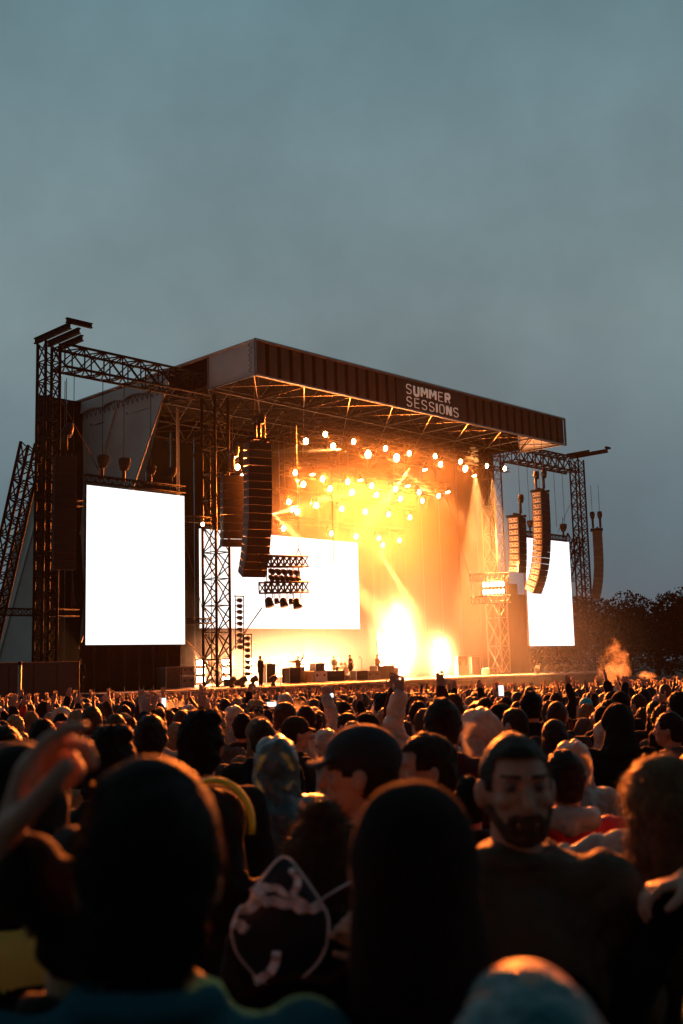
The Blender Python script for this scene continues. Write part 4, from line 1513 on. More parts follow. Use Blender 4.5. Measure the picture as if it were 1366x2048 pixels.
def round_hood(seed=0, amp=.004, r=0.0, drop=.0):
    mb = MB()
    mb.ell((0, -.014, HZ + .004 - drop), (.100 + r, .116 + r, .120 + r), 28, 20)
    mb.cap((0, -.03, HZ - .04 - drop), (0, -.035, 1.46), .098 + r, .112 + r, 20)
    me = remesh(mb, .007, 2, .5, amp, 16, seed)
    return keep(me, lambda c: ~((c[:, 1] > .070 + r * .5) & (c[:, 2] < HZ + .08) & (c[:, 2] > 1.50) & (np.abs(c[:, 0]) < .07)))


def poncho_mesh(poseL, poseR, seed=0, armsLR=None):
    mb = jacket_prims(poseL, poseR, 0, .30, .045, False, armsLR)
    mb.cap((0, -.01, 1.36), (0, 0, .72), .20, .27, 18)
    return remesh(mb, .016, 2, .5, .018, 11, seed)


SKINS = [mat('skin_light', (.42, .25, .18), .55, 0, .12, 9, .15, 90), mat('skin_tan', (.30, .17, .11), .55, 0, .12, 9, .15, 90), mat('skin_dark', (.09, .05, .035), .5, 0, .12, 9, .15, 90)]
HAIRS = {'black': mat('hair_black', (.007, .005, .004), .6, 0, .5, 30, .4, 120, rand=.3, spec=.10),
         'dark brown': mat('hair_dark_brown', (.024, .014, .009), .45, 0, .5, 30, .4, 120, rand=.3, spec=.08),
         'brown': mat('hair_brown', (.060, .034, .018), .45, 0, .5, 30, .4, 120, rand=.3, spec=.08),
         'fair': mat('hair_fair', (.28, .19, .10), .45, 0, .4, 30, .4, 120, rand=.2, spec=.08)}
CLOTH = {'black': (.008, .008, .009), 'charcoal': (.020, .020, .022), 'navy': (.010, .014, .028), 'dark brown': (.028, .018, .012), 'dark olive': (.026, .026, .014),
         'maroon': (.05, .010, .010), 'dark green': (.010, .024, .016), 'grey': (.07, .07, .072), 'tan': (.20, .15, .09), 'cream': (.42, .38, .32),
         'denim': (.035, .055, .09), 'red': (.35, .03, .02)}
CL = {k: mat('cloth_' + k.replace(' ', '_'), c, .85, 0, .25, 7, .35, 35, sheen=.0, rand=.15, spec=.2) for k, c in CLOTH.items()}
TROU = CL['black']
FILM_W = plastic_film('clear_white_poncho', (.62, .60, .56), .40)
FILM_B = plastic_film('pale_blue_poncho', (.10, .22, .26), .35)
FILM_T = plastic_film('teal_poncho', (.010, .22, .26), .12, 26, .25)
HIVIS = mat('hi_vis_yellow', (.55, .60, .05), .6, 0, .15, 8, .2, 30)

VOX = .011
POSES = [('down', 'down'), ('down', 'up'), ('up', 'up'), ('down', 'point'), ('down', 'cup'), ('front', 'front'), ('upwide', 'upwide'), ('chest', 'phone'), ('horns', 'down')]
BODY, JACK, PONCH = {}, {}, {}


def get_body(p):
    if p not in BODY:
        BODY[p] = remesh(body_prims(*p), VOX, 2, .5)
        BODY[p].name = 'person_body'
    return BODY[p]


def get_jacket(p, hood=False):
    k = (p, hood)
    if k not in JACK:
        JACK[k] = keep(remesh(jacket_prims(p[0], p[1], hoodie=hood), .014, 2, .5, .010, 13, len(JACK) * 3 + 1), lambda c: c[:, 2] > -1)
        JACK[k].name = 'jacket'
    return JACK[k]


def get_poncho(p):
    if p not in PONCH:
        PONCH[p] = poncho_mesh(p[0], p[1], 4)
        PONCH[p].name = 'poncho'
    return PONCH[p]


HAIRM = {k: hair_mesh(k, i, strands=420) for i, k in enumerate(('short', 'crop', 'undercut', 'messy', 'long', 'bun', 'pony'))}
CAPM, BEANM = cap_mesh(), cap_mesh(True)
HOODM = hood_mesh(3, 0.0)
HOODP = hood_mesh(8, .012, .014)
TROUM = remesh(trouser_prims(), .016, 2, .5, .006, 12, 2)
TROUS = remesh(trouser_prims('sit'), .016, 2, .5, .006, 12, 2)
PEOPLE = []      # (x, y) of placed people
GC = 'people standing in the crowd'


def person(x, y, stature, label, pose=('down', 'down'), hair='short', hcol='dark brown', top='black', skin=0, face=0.0, kind='jacket',
           head=None, body=None, jacket=None, group=None, z=None, trousers=None, lean=0.0, topmat=None, headmat=None, hairm=None, fem=0, extra=None):
    me = body or get_body(pose)
    zz = ground_z(x, y) if z is None else z
    s = stature / 1.75
    o = place(me, 'person', SKINS[skin], None, own=True)
    o.location = (x, y, zz)
    o.rotation_euler = (lean, 0, face)
    o.scale = (s, s, s)
    tag(o, label, 'person', group)
    if kind == 'jacket':
        place(jacket or get_jacket(pose), 'jacket', topmat or CL[top], o, own=True)
    elif kind == 'hoodie':
        place(jacket or get_jacket(pose, True), 'hoodie', topmat or CL[top], o, own=True)
    elif kind == 'poncho':
        place(jacket or get_poncho(pose), 'poncho', topmat or FILM_W, o, own=True)
    place(trousers or TROUM, 'trousers', TROU, o, own=True)
    if hair:
        place(hairm or HAIRM[hair], 'hair', HAIRS[hcol], o, own=True)
    if head == 'cap':
        place(CAPM, 'cap', headmat or CL['black'], o, own=True)
    elif head == 'beanie':
        place(BEANM, 'beanie', headmat or CL['charcoal'], o, own=True)
    elif head == 'hood':
        place(HOODM, 'hood', headmat or topmat or CL[top], o, own=True)
    elif head == 'film_hood':
        place(HOODP, 'hood', headmat or FILM_W, o, own=True)
    PEOPLE.append((x, y))
    return o


def from_local(o, p):
    """world point of a person-local point (before scene update)"""
    m = Matrix.Translation(o.location) @ o.rotation_euler.to_matrix().to_4x4() @ Matrix.Diagonal((*o.scale, 1))
    return m @ Vector(p)


def item_at(o, p, name, label, cat, group=None):
    w_ = from_local(o, p)
    return thing(name, w_, o.rotation_euler.z, label, cat, group)


CUPM = MB().tube([(0, 0, -.05), (0, 0, -.049), (0, 0, .05), (0, 0, .055)], [.027, .030, .041, .042], 14).mesh('cup', True)
BEER = mat('beer', (.6, .35, .1), .2)
CUPMAT = plastic_film('clear_cup', (.8, .74, .66), .6)


def cup_in(o, label, p=None):
    t = item_at(o, p or (.135, .305, 1.80), 'plastic_cup', label, 'cup')
    place(CUPM, 'body', CUPMAT, t)
    MB().tube([(0, 0, -.04), (0, 0, .028)], [.026, .036], 12).build('drink', BEER, t)
    MB().bar((0, 0, .05), (0, 0, .058), .044, 14).build('rim', CUPMAT, t)


PHM = MB().bbox(-.037, .037, -.004, .004, -.075, .075, .003).mesh('case')
PHS = MB().box(-.034, .034, -.0056, -.0046, -.070, .070).mesh('display')


def phone_in(o, label, p=None, land=False):
    t = item_at(o, p or (.07, .36, 1.70), 'smartphone', label, 'phone')
    if land:
        t.rotation_euler = (0, math.pi / 2, t.rotation_euler.z)
    place(PHM, 'case', BLACKBOX, t)
    place(PHS, 'display', PHONE, t)


DD, DU, UU = ('down', 'down'), ('down', 'up'), ('up', 'up')
# ---- foreground figures
bigB = remesh(body_prims('down', 'down'), .007, 2, .5)
bigB.name = 'person_body'
bigH = hair_mesh('big', 21, .006, 4500, .012)
bigA = ((Vector((-.185, 0, 1.415)), Vector((-.45, .03, 1.50)), Vector((-.62, .16, 1.62)), Vector((-1, .3, .6)), Vector((0, 0, -1)), [.3] * 4), arm_chain(1, 'down'))
bigMan = remesh(body_prims(armsLR=bigA), .007, 2, .5)
bigJ = remesh(jacket_prims('down', 'down', loose=.012, collar=True, armsLR=bigA), .011, 2, .5, .008, 12, 5)
person(-.255, 1.40, 1.79, 'large dark haired head from behind nearest camera in blue jacket', DD, 'messy', 'black', 'navy', 0, .1, 'jacket', body=bigMan, jacket=bigJ, topmat=mat('blue_jacket', (.020, .12, .16), .9, 0, .35, 6, .4, 30, spec=.0), hairm=bigH)
o = person(.088, 1.54, 1.775, 'smooth black hooded head from behind nearest the picture centre', DD, None, 'black', 'black', 0, .0, 'jacket', body=bigB, topmat=mat('black_matte', (.004, .004, .004), 1.0, 0, .3, 7, .3, 35, spec=.0))
place(round_hood(5, .003, -.010), 'hood', mat('hood_fleece', (.010, .007, .006), .95, 0, .3, 60, .8, 160, spec=.2), o)
# raised curled hand at left, its owner mostly hidden
shR, shL = Vector((.185, 0, 1.415)), Vector((-.185, 0, 1.415))
arR = arm_chain(1, 'down')
arRup = (shR, Vector((.04, -.20, 1.61)), Vector((-.105, -.21, 1.765)), Vector((.30, -.05, 1)), Vector((.9, -.12, -.4)), [.36, .78, 1.1, 1.2, 1.35])
lb_ = remesh(body_prims(armsLR=(arm_chain(-1, 'down'), arRup)), .006, 2, .5)
lj_ = remesh(jacket_prims('down', 'down', armsLR=(arm_chain(-1, 'down'), arRup), sleeve=.75), .011, 2, .5, .01, 12, 8)
person(-.40, 1.66, 1.70, 'person at left raising a curled orange lit hand beside the big head', DD, 'short', 'black', 'black', 0, .25, 'jacket', body=lb_, jacket=lj_)
# man facing the camera
dents = [((s * .031, .088, HZ + .012), .015, .012, (0, -1, 0)) for s in (-1, 1)]
mf = remesh(body_prims(), .0045, 2, .5, dents=dents)
mf.name = 'person_body'
mj = remesh(jacket_prims('down', 'down', loose=.03), .011, 2, .5, .012, 12, 15)
man = person(.375, 2.45, 1.79, 'bearded man with undercut facing the camera in dark olive jacket', DD, 'undercut', 'dark brown', 'dark olive', 0, math.pi + .08, 'jacket', body=mf, jacket=mj,
             hairm=hair_mesh('undercut', 9, .005, 1600, .008), topmat=mat('olive_jacket', (.055, .036, .018), .8, 0, .3, 7, .4, 40))
for s in (-1, 1):
    MB().ell((s * .031, .077, HZ + .013), .0125, 14, 10).build('eye', mat('eye_white', (.14, .12, .11), .3), man, True)
    MB().ell((s * .031, .0855, HZ + .012), (.0055, .0045, .0055), 12, 8).build('iris', mat('iris', (.02, .012, .008), .2), man, True)
    MB().cap((s * .014, .097, HZ + .034), (s * .052, .083, HZ + .036), .0036, .0026, 8).build('eyebrow', HAIRS['dark brown'], man, True)
bd_ = MB()
bd_.ell((0, .058, HZ - .088), (.040, .035, .029), 16, 10).cap((-.026, .086, HZ - .052), (.026, .086, HZ - .052), .010, .010, 8).cap((-.032, .078, HZ - .056), (-.028, .074, HZ - .085), .010, .012, 8).cap((.032, .078, HZ - .056), (.028, .074, HZ - .085), .010, .012, 8)
bd_.cap((-.058, .02, HZ - .04), (-.030, .066, HZ - .088), .018, .018, 8).cap((.058, .02, HZ - .04), (.030, .066, HZ - .088), .018, .018, 8)
bd_.ell((0, .071, HZ - .066), (.034, .026, .024), 16, 10)
bm_ = add_strands(remesh(bd_, .004, 1, .5, .0012, 80, 3), 1600, .006, .0005, 4)
place(bm_, 'beard', mat('beard_brown', (.085, .050, .034), .7, 0, .5, 60, .4, 200, spec=.1), man)
MB().ell((.078, .150, 1.30), (.008, .003, .008), 10, 6).build('button', ALU, man, True)
# long haired woman right, hand resting on a shoulder
arL = (shL, Vector((-.23, -.22, 1.24)), Vector((-.11, -.34, 1.53)), Vector((-.9, -.1, -.12)), Vector((-.2, -.2, -1)), [.45, .55, .6, .65])
wb_ = remesh(body_prims(armsLR=(arL, arR)), .006, 2, .5)
wj_ = remesh(jacket_prims('down', 'down', armsLR=(arL, arR), loose=.02, sleeve=.8), .011, 2, .5, .01, 12, 18)
longm = hair_mesh('long', 12, .006, 9000, .017)
HAIRS['light brown'] = mat('hair_light_brown', (.15, .085, .040), .5, 0, .5, 30, .4, 120, spec=.15)
HAIRM_LONG, HAIRM['long'] = HAIRM['long'], longm
person(.765, 2.68, 1.71, 'woman with long glowing brown hair at right edge of the foreground', DD, 'long', 'light brown', 'black', 0, .15, 'jacket', body=wb_, jacket=wj_)
HAIRM['long'] = HAIRM_LONG
# woman with the striped bag
arR2 = (shR, Vector((.25, -.10, 1.20)), Vector((.11, -.26, 1.49)), Vector((-.85, -.1, .45)), Vector((.1, -1, .1)), [.5, .9, 1.0, 1.0])
bb_ = remesh(body_prims(armsLR=(arm_chain(-1, 'down'), arR2)), .0065, 2, .5)
bj_ = remesh(jacket_prims('down', 'down', armsLR=(arm_chain(-1, 'down'), arR2), sleeve=.85), .011, 2, .5, .01, 12, 28)
person(-.07, 2.66, 1.60, 'woman with loosely pinned brown hair behind the striped round bag', DD, 'bun', 'brown', 'black', 0, .1, 'jacket', body=bb_, jacket=bj_, hairm=hair_mesh('bun', 31, .006, 3000, .02))
# cap man in profile, facing left
cb_ = remesh(body_prims(), .006, 2, .5, dents=dents)
cb_.name = 'person_body'
person(.035, 2.98, 1.79, 'man in dark baseball cap in left profile, centre foreground', DD, 'crop', 'dark brown', 'black', 0, math.pi / 2 - .15, 'jacket', head='cap', body=cb_, headmat=mat('cap_navy', (.012, .012, .018), .8, 0, .2, 8))
person(.26, 3.68, 1.74, 'dark haired man in left profile behind the beanie', DD, 'short', 'dark brown', 'black', 0, math.pi / 2 + .2, 'jacket', body=cb_, hairm=hair_mesh('short', 41, .007, 1600, .012))
person(-.33, 5.05, 1.66, 'person in translucent blue hooded rain poncho left of centre', DD, None, 'black', 'black', 0, 0, 'poncho', head='film_hood', topmat=FILM_B, headmat=FILM_B)
person(.46, 5.2, 1.84, 'tall man with orange lit dark hair right of centre', DD, 'short', 'dark brown', 'maroon', 0, -.1, hairm=HAIRM['short'])
person(.74, 6.1, 1.74, 'person in crumpled white hooded rain poncho right of centre', DD, None, 'black', 'cream', 0, .25, 'poncho', head='film_hood')
person(1.24, 6.0, 1.56, 'person in low white plastic hood behind undercut man', DD, None, 'black', 'cream', 0, -.15, 'poncho', head='film_hood')
person(1.80, 7.2, 1.74, 'person in deep black hood and black coat at right', DD, None, 'black', 'black', 0, -.1, 'hoodie', head='hood')
person(1.38, 7.25, 1.66, 'woman with smooth dark brown hair right of centre', DD, 'long', 'dark brown', 'black', 0, 0)
o = person(.165, 1.07, 1.645, 'wet shiny teal hood at the bottom right of the picture', DD, None, 'black', 'black', 0, .1, 'poncho', head=None, topmat=FILM_T)
place(round_hood(9, .007, -.018), 'hood', FILM_T, o)
o = person(.425, 1.20, 1.625, 'wet teal hood cut off by the bottom right corner', DD, None, 'black', 'black', 0, .1, 'poncho', head=None, topmat=FILM_T)
place(round_hood(19, .007, -.018), 'hood', FILM_T, o)
o = person(-.40, 3.30, 1.60, 'person in black hood edged with bright yellow tape', DD, None, 'black', 'black', 0, -.2, 'hoodie', head='hood')
hv = MB().tube([(.128 * math.cos(a), -.02, HZ + .02 + .142 * math.sin(a)) for a in [math.pi * (i / 16) for i in range(-1, 18)]], .011, 8, 1.6)
hv.build('yellow_band', HIVIS, o, True)
o = person(-1.70, 5.4, 1.76, 'dark haired person in yellow hi-vis vest at left edge', DD, 'short', 'dark brown', 'black', 0, .0)
hv = remesh(jacket_prims('down', 'down', loose=.034, sleeve=.05, collar=False), .014, 2, .5, .006, 12, 3)
hv = keep(hv, lambda c: (np.abs(c[:, 0]) < .2) & (c[:, 2] > .85))
place(hv, 'vest', HIVIS, o)
o = person(-.70, 2.35, 1.78, 'person at left edge in yellow striped work jacket', DD, 'short', 'black', 'black', 0, .1, head='hood', topmat=CL['black'])
hv = remesh(jacket_prims('down', 'down', loose=.034, sleeve=.4, collar=False), .014, 2, .5, .006, 12, 3)
hv = keep(hv, lambda c: ((c[:, 2] > 1.31) | ((c[:, 2] > 1.12) & (c[:, 2] < 1.27))))
place(hv, 'reflective_yoke', mat('dull_yellow', (.60, .56, .12), .7, 0, .2, 8), o)
o = person(.84, 4.25, 1.64, 'person in bright red jacket with pale folded hood', DD, 'short', 'dark brown', 'red', 0, -.1, 'hoodie', topmat=mat('bright_red', (.65, .03, .03), .6, 0, .15, 8))
hd_ = MB().ell((0, -.10, 1.485), (.135, .07, .06), 16, 10).cap((-.1, -.04, 1.50), (0, -.13, 1.47), .04, .05, 8).cap((.1, -.04, 1.50), (0, -.13, 1.47), .04, .05, 8)
place(remesh(hd_, .01, 2, .5, .006, 14, 3), 'folded_hood', FILM_W, o)
# poncho arm reaching left, behind undercut man
arLx = (shL, Vector((-.42, .04, 1.38)), Vector((-.62, .12, 1.34)), Vector((-1, .3, -.1)), Vector((0, 0, -1)), [.3] * 4)
pb_ = remesh(body_prims(armsLR=(arLx, arR)), .011, 2, .5)
pj_ = poncho_mesh('down', 'down', 6, armsLR=(arLx, arR))
person(1.28, 3.75, 1.66, 'person in clear poncho stretching an arm left behind the undercut man', DD, 'long', 'brown', 'black', 0, .0, 'poncho', body=pb_, jacket=pj_)
person(1.37, 4.3, 1.62, 'person with copper rimmed hair cut by the right edge', DD, 'long', 'brown', 'black', 0, .1)
person(.49, 4.5, 1.53, 'short dark haired person between the beanie and undercut man', DD, 'short', 'black', 'black', 0, 0)
person(-1.34, 4.25, 1.70, 'dark haired person low at the left edge', DD, 'messy', 'dark brown', 'black', 0, .1)
# ---- middle figures
person(-1.01, 5.60, 1.79, 'man with dark cropped hair in front of the left crowd', DD, 'short', 'dark brown', 'black', 0, .0)
person(-.87, 4.0, 1.76, 'person with broad black hair behind the raised curled hand', DD, 'messy', 'black', 'black', 0, .0)
person(-.59, 4.4, 1.80, 'person with thick black hair left of the blue poncho', DD, 'messy', 'black', 'black', 0, -.1)
person(-1.93, 6.9, 1.76, 'dark headed person near the left edge behind hi-vis vest', DD, 'short', 'black', 'black', 0, .0)
person(-1.57, 10.3, 1.75, 'man with brown cropped hair in olive jacket at left', DD, 'crop', 'brown', 'dark olive', 0, .0)
person(-2.26, 13.0, 1.76, 'shaven headed man turned right in the left crowd', DD, 'crop', 'brown', 'dark brown', 0, -1.2)
person(-2.55, 12.4, 1.68, 'person in tan hood among the left crowd', DD, None, 'black', 'tan', 0, .0, 'hoodie', head='hood')
person(-3.54, 14.1, 1.68, 'shaven tan headed man far left in the crowd', DD, 'crop', 'fair', 'charcoal', 0, .0)
person(-2.1, 12.8, 1.62, 'person in white cap and pale hood in left crowd', DD, 'short', 'fair', 'cream', 0, .0, 'hoodie', head='cap', headmat=CL['cream'])
person(-.87, 9.05, 1.72, 'person with neat dark hair behind the thick haired one', DD, 'short', 'black', 'charcoal', 0, .0)
person(-.54, 6.9, 1.72, 'man with rusty brown hair left of the blue poncho', DD, 'short', 'brown', 'black', 0, .0)
person(-.51, 9.2, 1.80, 'tall man with brown hair and white collar near centre', DD, 'short', 'brown', 'cream', 0, -.9)
person(-.36, 7.7, 1.71, 'bearded man in brown baseball cap turned right', DD, 'short', 'dark brown', 'charcoal', 0, -1.2, head='cap', headmat=CL['dark brown'])
person(.0, 8.5, 1.72, 'man with dark quiff turned left behind the cap man', DD, 'undercut', 'dark brown', 'black', 0, .9)
person(.04, 7.4, 1.68, 'person with fair blonde hair above the baseball cap', DD, 'short', 'fair', 'cream', 0, .0)
person(-.16, 8.4, 1.57, 'person in clear plastic hood left of the baseball cap', DD, 'short', 'brown', 'cream', 0, .0, 'poncho', head='film_hood')
person(.38, 11.3, 1.83, 'tall person with dark wavy hair near picture centre', DD, 'messy', 'dark brown', 'black', 0, .3)
person(.95, 14.3, 1.83, 'tall person with auburn hair against the white blast', DD, 'short', 'brown', 'maroon', 0, .0)
person(1.52, 8.95, 1.84, 'tall dark haired man right of the white poncho hood', DD, 'short', 'black', 'black', 0, .0)
person(1.63, 8.4, 1.77, 'man with brown cropped hair right of the tall dark haired man', DD, 'crop', 'brown', 'navy', 0, -.4)
person(1.12, 7.25, 1.75, 'man with undercut in left profile beside white poncho hood', DD, 'undercut', 'dark brown', 'navy', 0, .7)
person(3.07, 13.9, 1.71, 'person in bright blue cap in the right crowd', DD, 'short', 'brown', 'black', 0, .0, head='cap', headmat=mat('cyan_cap', (.02, .42, .55), .6))
person(2.44, 10.1, 1.74, 'dark haired person right of the blue cap', DD, 'short', 'dark brown', 'black', 0, .4)
person(2.85, 10.0, 1.72, 'person with dark bob behind the black hood', DD, 'long', 'dark brown', 'charcoal', 0, .0)
person(2.63, 8.6, 1.81, 'tall man with dark hair near the right edge', DD, 'short', 'black', 'black', 0, .3)
person(2.16, 7.3, 1.69, 'person with swept dark hair turned left near right edge', DD, 'short', 'dark brown', 'grey', 0, 1.1)
person(2.3, 6.6, 1.70, 'person in black cap cut off by right edge', DD, 'short', 'black', 'grey', 0, 1.2, head='cap')
# raised arms
person(-.36, 9.6, 1.76, 'person in pale jacket thrusting a bare fist up, centre', ('down', 'fist'), 'short', 'dark brown', 'cream', 0, .1)
person(.58, 8.0, 1.74, 'person in clear poncho raising an open hand before the white blast', ('up', 'down'), 'short', 'brown', 'cream', 0, -.2, 'poncho', head=None)
person(.62, 9.3, 1.78, 'person raising both open hands before the white blast', UU, 'short', 'dark brown', 'maroon', 0, .0)
person(-2.65, 12.9, 1.78, 'person in cream sleeve pointing one finger up at left', ('down', 'point'), 'short', 'brown', 'cream', 0, .2)
person(-3.1, 13.3, 1.72, 'person pointing a finger up just left of cream sleeved one', ('down', 'point'), 'short', 'brown', 'dark brown', 0, .5)
o = person(-2.50, 13.2, 1.80, 'person in black holding a pale cup high at left', ('down', 'cup'), 'short', 'black', 'black', 0, .0)
cup_in(o, 'pale plastic cup held highest in the left crowd')
o = person(-2.75, 10.9, 1.66, 'person holding a full cup low in left crowd', ('down', 'cup'), 'short', 'brown', 'dark brown', 0, .3)
cup_in(o, 'plastic cup held above the big raised hand')
o = person(-1.52, 10.9, 1.74, 'person holding a cup beside the cropped man in olive', ('down', 'cup'), 'short', 'dark brown', 'charcoal', 0, .2)
cup_in(o, 'plastic cup held right of the olive jacketed man')
o = person(-2.9, 16.5, 1.72, 'person filming the stage with a bright phone at left', ('chest', 'phone'), 'short', 'dark brown', 'black', 0, .0)
phone_in(o, 'bright phone held up below the left screen', (.07, .30, 1.80))
o = person(-1.18, 15.8, 1.70, 'person filming with a sideways phone left of centre', ('chest', 'phone'), 'short', 'dark brown', 'black', 0, .0)
phone_in(o, 'phone held sideways left of the centre screen', (.07, .30, 1.76), True)
o = person(-.35, 17.5, 1.76, 'person filming with a raised phone in the centre crowd', ('chest', 'phone'), 'short', 'dark brown', 'black', 0, .0)
phone_in(o, 'phone glowing in the centre of the crowd', (.07, .30, 1.80), True)
o = person(2.05, 14.5, 1.74, 'person filming with an upright phone right of centre', ('chest', 'phone'), 'short', 'dark brown', 'black', 0, .0)
phone_in(o, 'upright phone held right of the white blast', (.07, .30, 1.84))
person(3.0, 15.5, 1.78, 'person reaching one thin arm up right of centre', ('down', 'up'), 'short', 'dark brown', 'black', 0, .0)
person(4.6, 13.2, 1.84, 'person in red sleeves lifting both arms near right edge', UU, 'short', 'dark brown', 'red', 0, .0)
person(4.1, 14.9, 1.80, 'person making horns with a raised hand at right', ('horns', 'down'), 'short', 'dark brown', 'black', 0, .0)
person(-1.9, 17.0, 1.80, 'person with both arms raised below the left screen corner', ('upwide', 'upwide'), 'short', 'dark brown', 'black', 0, .0)
person(-4.9, 17.5, 1.80, 'person with both arms raised before the black cabin', ('upwide', 'upwide'), 'messy', 'dark brown', 'black', 0, .0)

# striped round bag held by the woman: flat folded cloth disc with white piping and wavy stripes
bg = thing('striped_bag', (-.150, 2.38, 1.325), 0, 'black round bag with white piping and wavy white stripes', 'bag')
bg.scale = (.79, .8, .66)
out = [(-.07, .155), (-.012, .235), (.012, .245), (.035, .225), (.10, .115), (.125, .05), (.118, -.03), (.09, -.09), (.03, -.145), (-.02, -.152), (-.07, -.12), (-.12, -.05), (-.135, .02), (-.12, .075), (-.085, .11)]
NBK = mat('bag_navy', (.006, .010, .022), .7, 0, .2, 8)
WHS = mat('bag_white', (.78, .80, .86), .7, 0, .15, 12)
m_ = MB()
N = len(out)
cx_, cz_ = -.005, .03
for rr, yy in ((0, -.035), (.5, -.028), (.85, -.016), (1, 0)):
    for (x, z) in out:
        m_.v.append((cx_ + (x - cx_) * rr, yy + .008 * math.sin(x * 60 + z * 40) * rr, cz_ + (z - cz_) * rr))
for k in range(3):
    for i in range(N):
        j = (i + 1) % N
        m_.f.append((k * N + i, k * N + j, (k + 1) * N + j, (k + 1) * N + i))
m_.f = [f for f in m_.f]
m_.v += [(x, .02, z) for x, z in out]
m_.f.append(tuple(4 * N + i for i in range(N)))
for i in range(N):
    j = (i + 1) % N
    m_.f.append((3 * N + i, 3 * N + j, 4 * N + j, 4 * N + i))
m_.build('cloth', NBK, bg, True)


def smooth_loop(pts, closed=True, n=6):
    P_ = [Vector((p[0], 0, p[1])) for p in pts]
    res = []
    M_ = len(P_)
    for i in range(M_ if closed else M_ - 1):
        p0, p1, p2, p3 = (P_[(i - 1) % M_], P_[i], P_[(i + 1) % M_], P_[(i + 2) % M_]) if closed else (P_[max(i - 1, 0)], P_[i], P_[i + 1], P_[min(i + 2, M_ - 1)])
        for k in range(n):
            t = k / n
            res.append(.5 * ((2 * p1) + (p2 - p0) * t + (2 * p0 - 5 * p1 + 4 * p2 - p3) * t * t + (3 * p1 - p0 - 3 * p2 + p3) * t ** 3))
    if not closed:
        res.append(P_[-1])
    return res


MB().tube(smooth_loop(out), .0042, 8, closed=True).build('piping', WHS, bg, True)


def ribbon(ctr, wd, y=-.05):
    pts = smooth_loop(ctr, False, 6)
    m_ = MB()
    n_ = len(pts)
    for i, p in enumerate(pts):
        d = (pts[min(i + 1, n_ - 1)] - pts[max(i - 1, 0)]).normalized()
        nn = Vector((-d.z, 0, d.x))
        w_ = 1.45 * (wd[0] + (wd[1] - wd[0]) * i / (n_ - 1))
        for sgn, yy in ((-1, 0), (1, 0)):
            q = p + nn * (w_ / 2 * sgn)
            m_.v.append((q.x, y - .012 * math.sin(i * .9), q.z))
    for i in range(n_ - 1):
        m_.f.append((2 * i, 2 * i + 1, 2 * i + 3, 2 * i + 2))
    m_.build('stripe', WHS, bg, True)


ribbon([(-.075, .150), (-.045, .166), (-.01, .160), (.03, .135), (.07, .118)], (.022, .008))
ribbon([(-.055, .150), (-.045, .128), (-.02, .122), (.03, .112), (.06, .098), (.088, .100), (.115, .108)], (.020, .022))
ribbon([(-.055, .14), (-.07, .112), (-.098, .098), (-.112, .104)], (.02, .018))
ribbon([(-.125, .062), (-.108, .050), (-.086, .035)], (.022, .020))
ribbon([(-.012, -.03), (-.018, -.07), (-.045, -.105), (-.075, -.115)], (.016, .020))
ribbon([(.03, .222), (.048, .185), (.038, .150), (.03, .142)], (.012, .016))
MB().tube([(.105, -.01, .112), (.15, -.0, .14), (.19, .02, .16)], .0028, 6).build('cord', WHS, bg, True)

# ---- the rest of the crowd
rs = random.Random(11)
HAIRC = ['black', 'dark brown', 'dark brown', 'brown', 'brown', 'fair']
TOPC = ['black', 'black', 'charcoal', 'charcoal', 'navy', 'dark brown', 'dark olive', 'maroon', 'dark green', 'grey', 'tan', 'cream', 'denim', 'red']
TOPW = [9, 7, 5, 5, 5, 4, 4, 2.5, 3, 3, 3, 3.5, 3, 1.6]
SX = math.sin(YAW)
spots = []


def in_view(x, y, pad=1.0):
    return -.335 * y - pad < x < .335 * y + pad


def crowd_limit(x, y):
    """True where the audience stands: in front of the stage barrier and off to its right"""
    d = Vector((x, y, 0)) - SO
    u_, v_ = d.dot(SU), d.dot(SV)
    if u_ < -12.4:
        return v_ < -4.2 and y < 57
    return v_ < -1.0 and y < 112


cell = .62
yy = 3.0
while yy < 112:
    c_ = cell * (1.0 if yy < 60 else 1.15)
    xx = -.34 * yy - 1
    while xx < .34 * yy + 1:
        x, y = xx + rs.uniform(-.2, .2), yy + rs.uniform(-.2, .2)
        xx += c_
        if not in_view(x, y) or not crowd_limit(x, y):
            continue
        r_ = .42 if y < 6 else .40
        if any((x - a) ** 2 + (y - b_) ** 2 < r_ * r_ for a, b_ in PEOPLE):
            continue
        # keep the sight lines to the placed foreground figures open
        if y < 6.2 and any(b_ > y and b_ < 7.5 and abs(x / y - a / b_) < .10 for a, b_ in PEOPLE):
            continue
        spots.append((y, x))
    yy += c_
spots.sort()
n_ind = 300 - len(PEOPLE)
used = {}
ZONE = [(-.22, 'below the black cabin'), (-.13, 'below the left screen'), (-.045, 'before the left stage tower'), (.02, 'below the centre screen'),
        (.09, 'before the tall white blast'), (.15, 'before the right stage tower'), (.22, 'below the right screen'), (9, 'below the far trees')]
HWORD = {'short': 'short', 'crop': 'cropped', 'undercut': 'undercut', 'messy': 'tousled', 'long': 'long', 'bun': 'pinned up', 'pony': 'ponytailed'}
PW = {('down', 'down'): '', ('front', 'front'): '', ('down', 'up'): ', one arm up', ('up', 'up'): ', both arms up', ('down', 'point'): ', finger pointing up', ('down', 'cup'): ', hand held up',
      ('upwide', 'upwide'): ', arms spread up', ('chest', 'phone'): ', hands raised to face', ('horns', 'down'): ', left hand in horns'}
todo = []
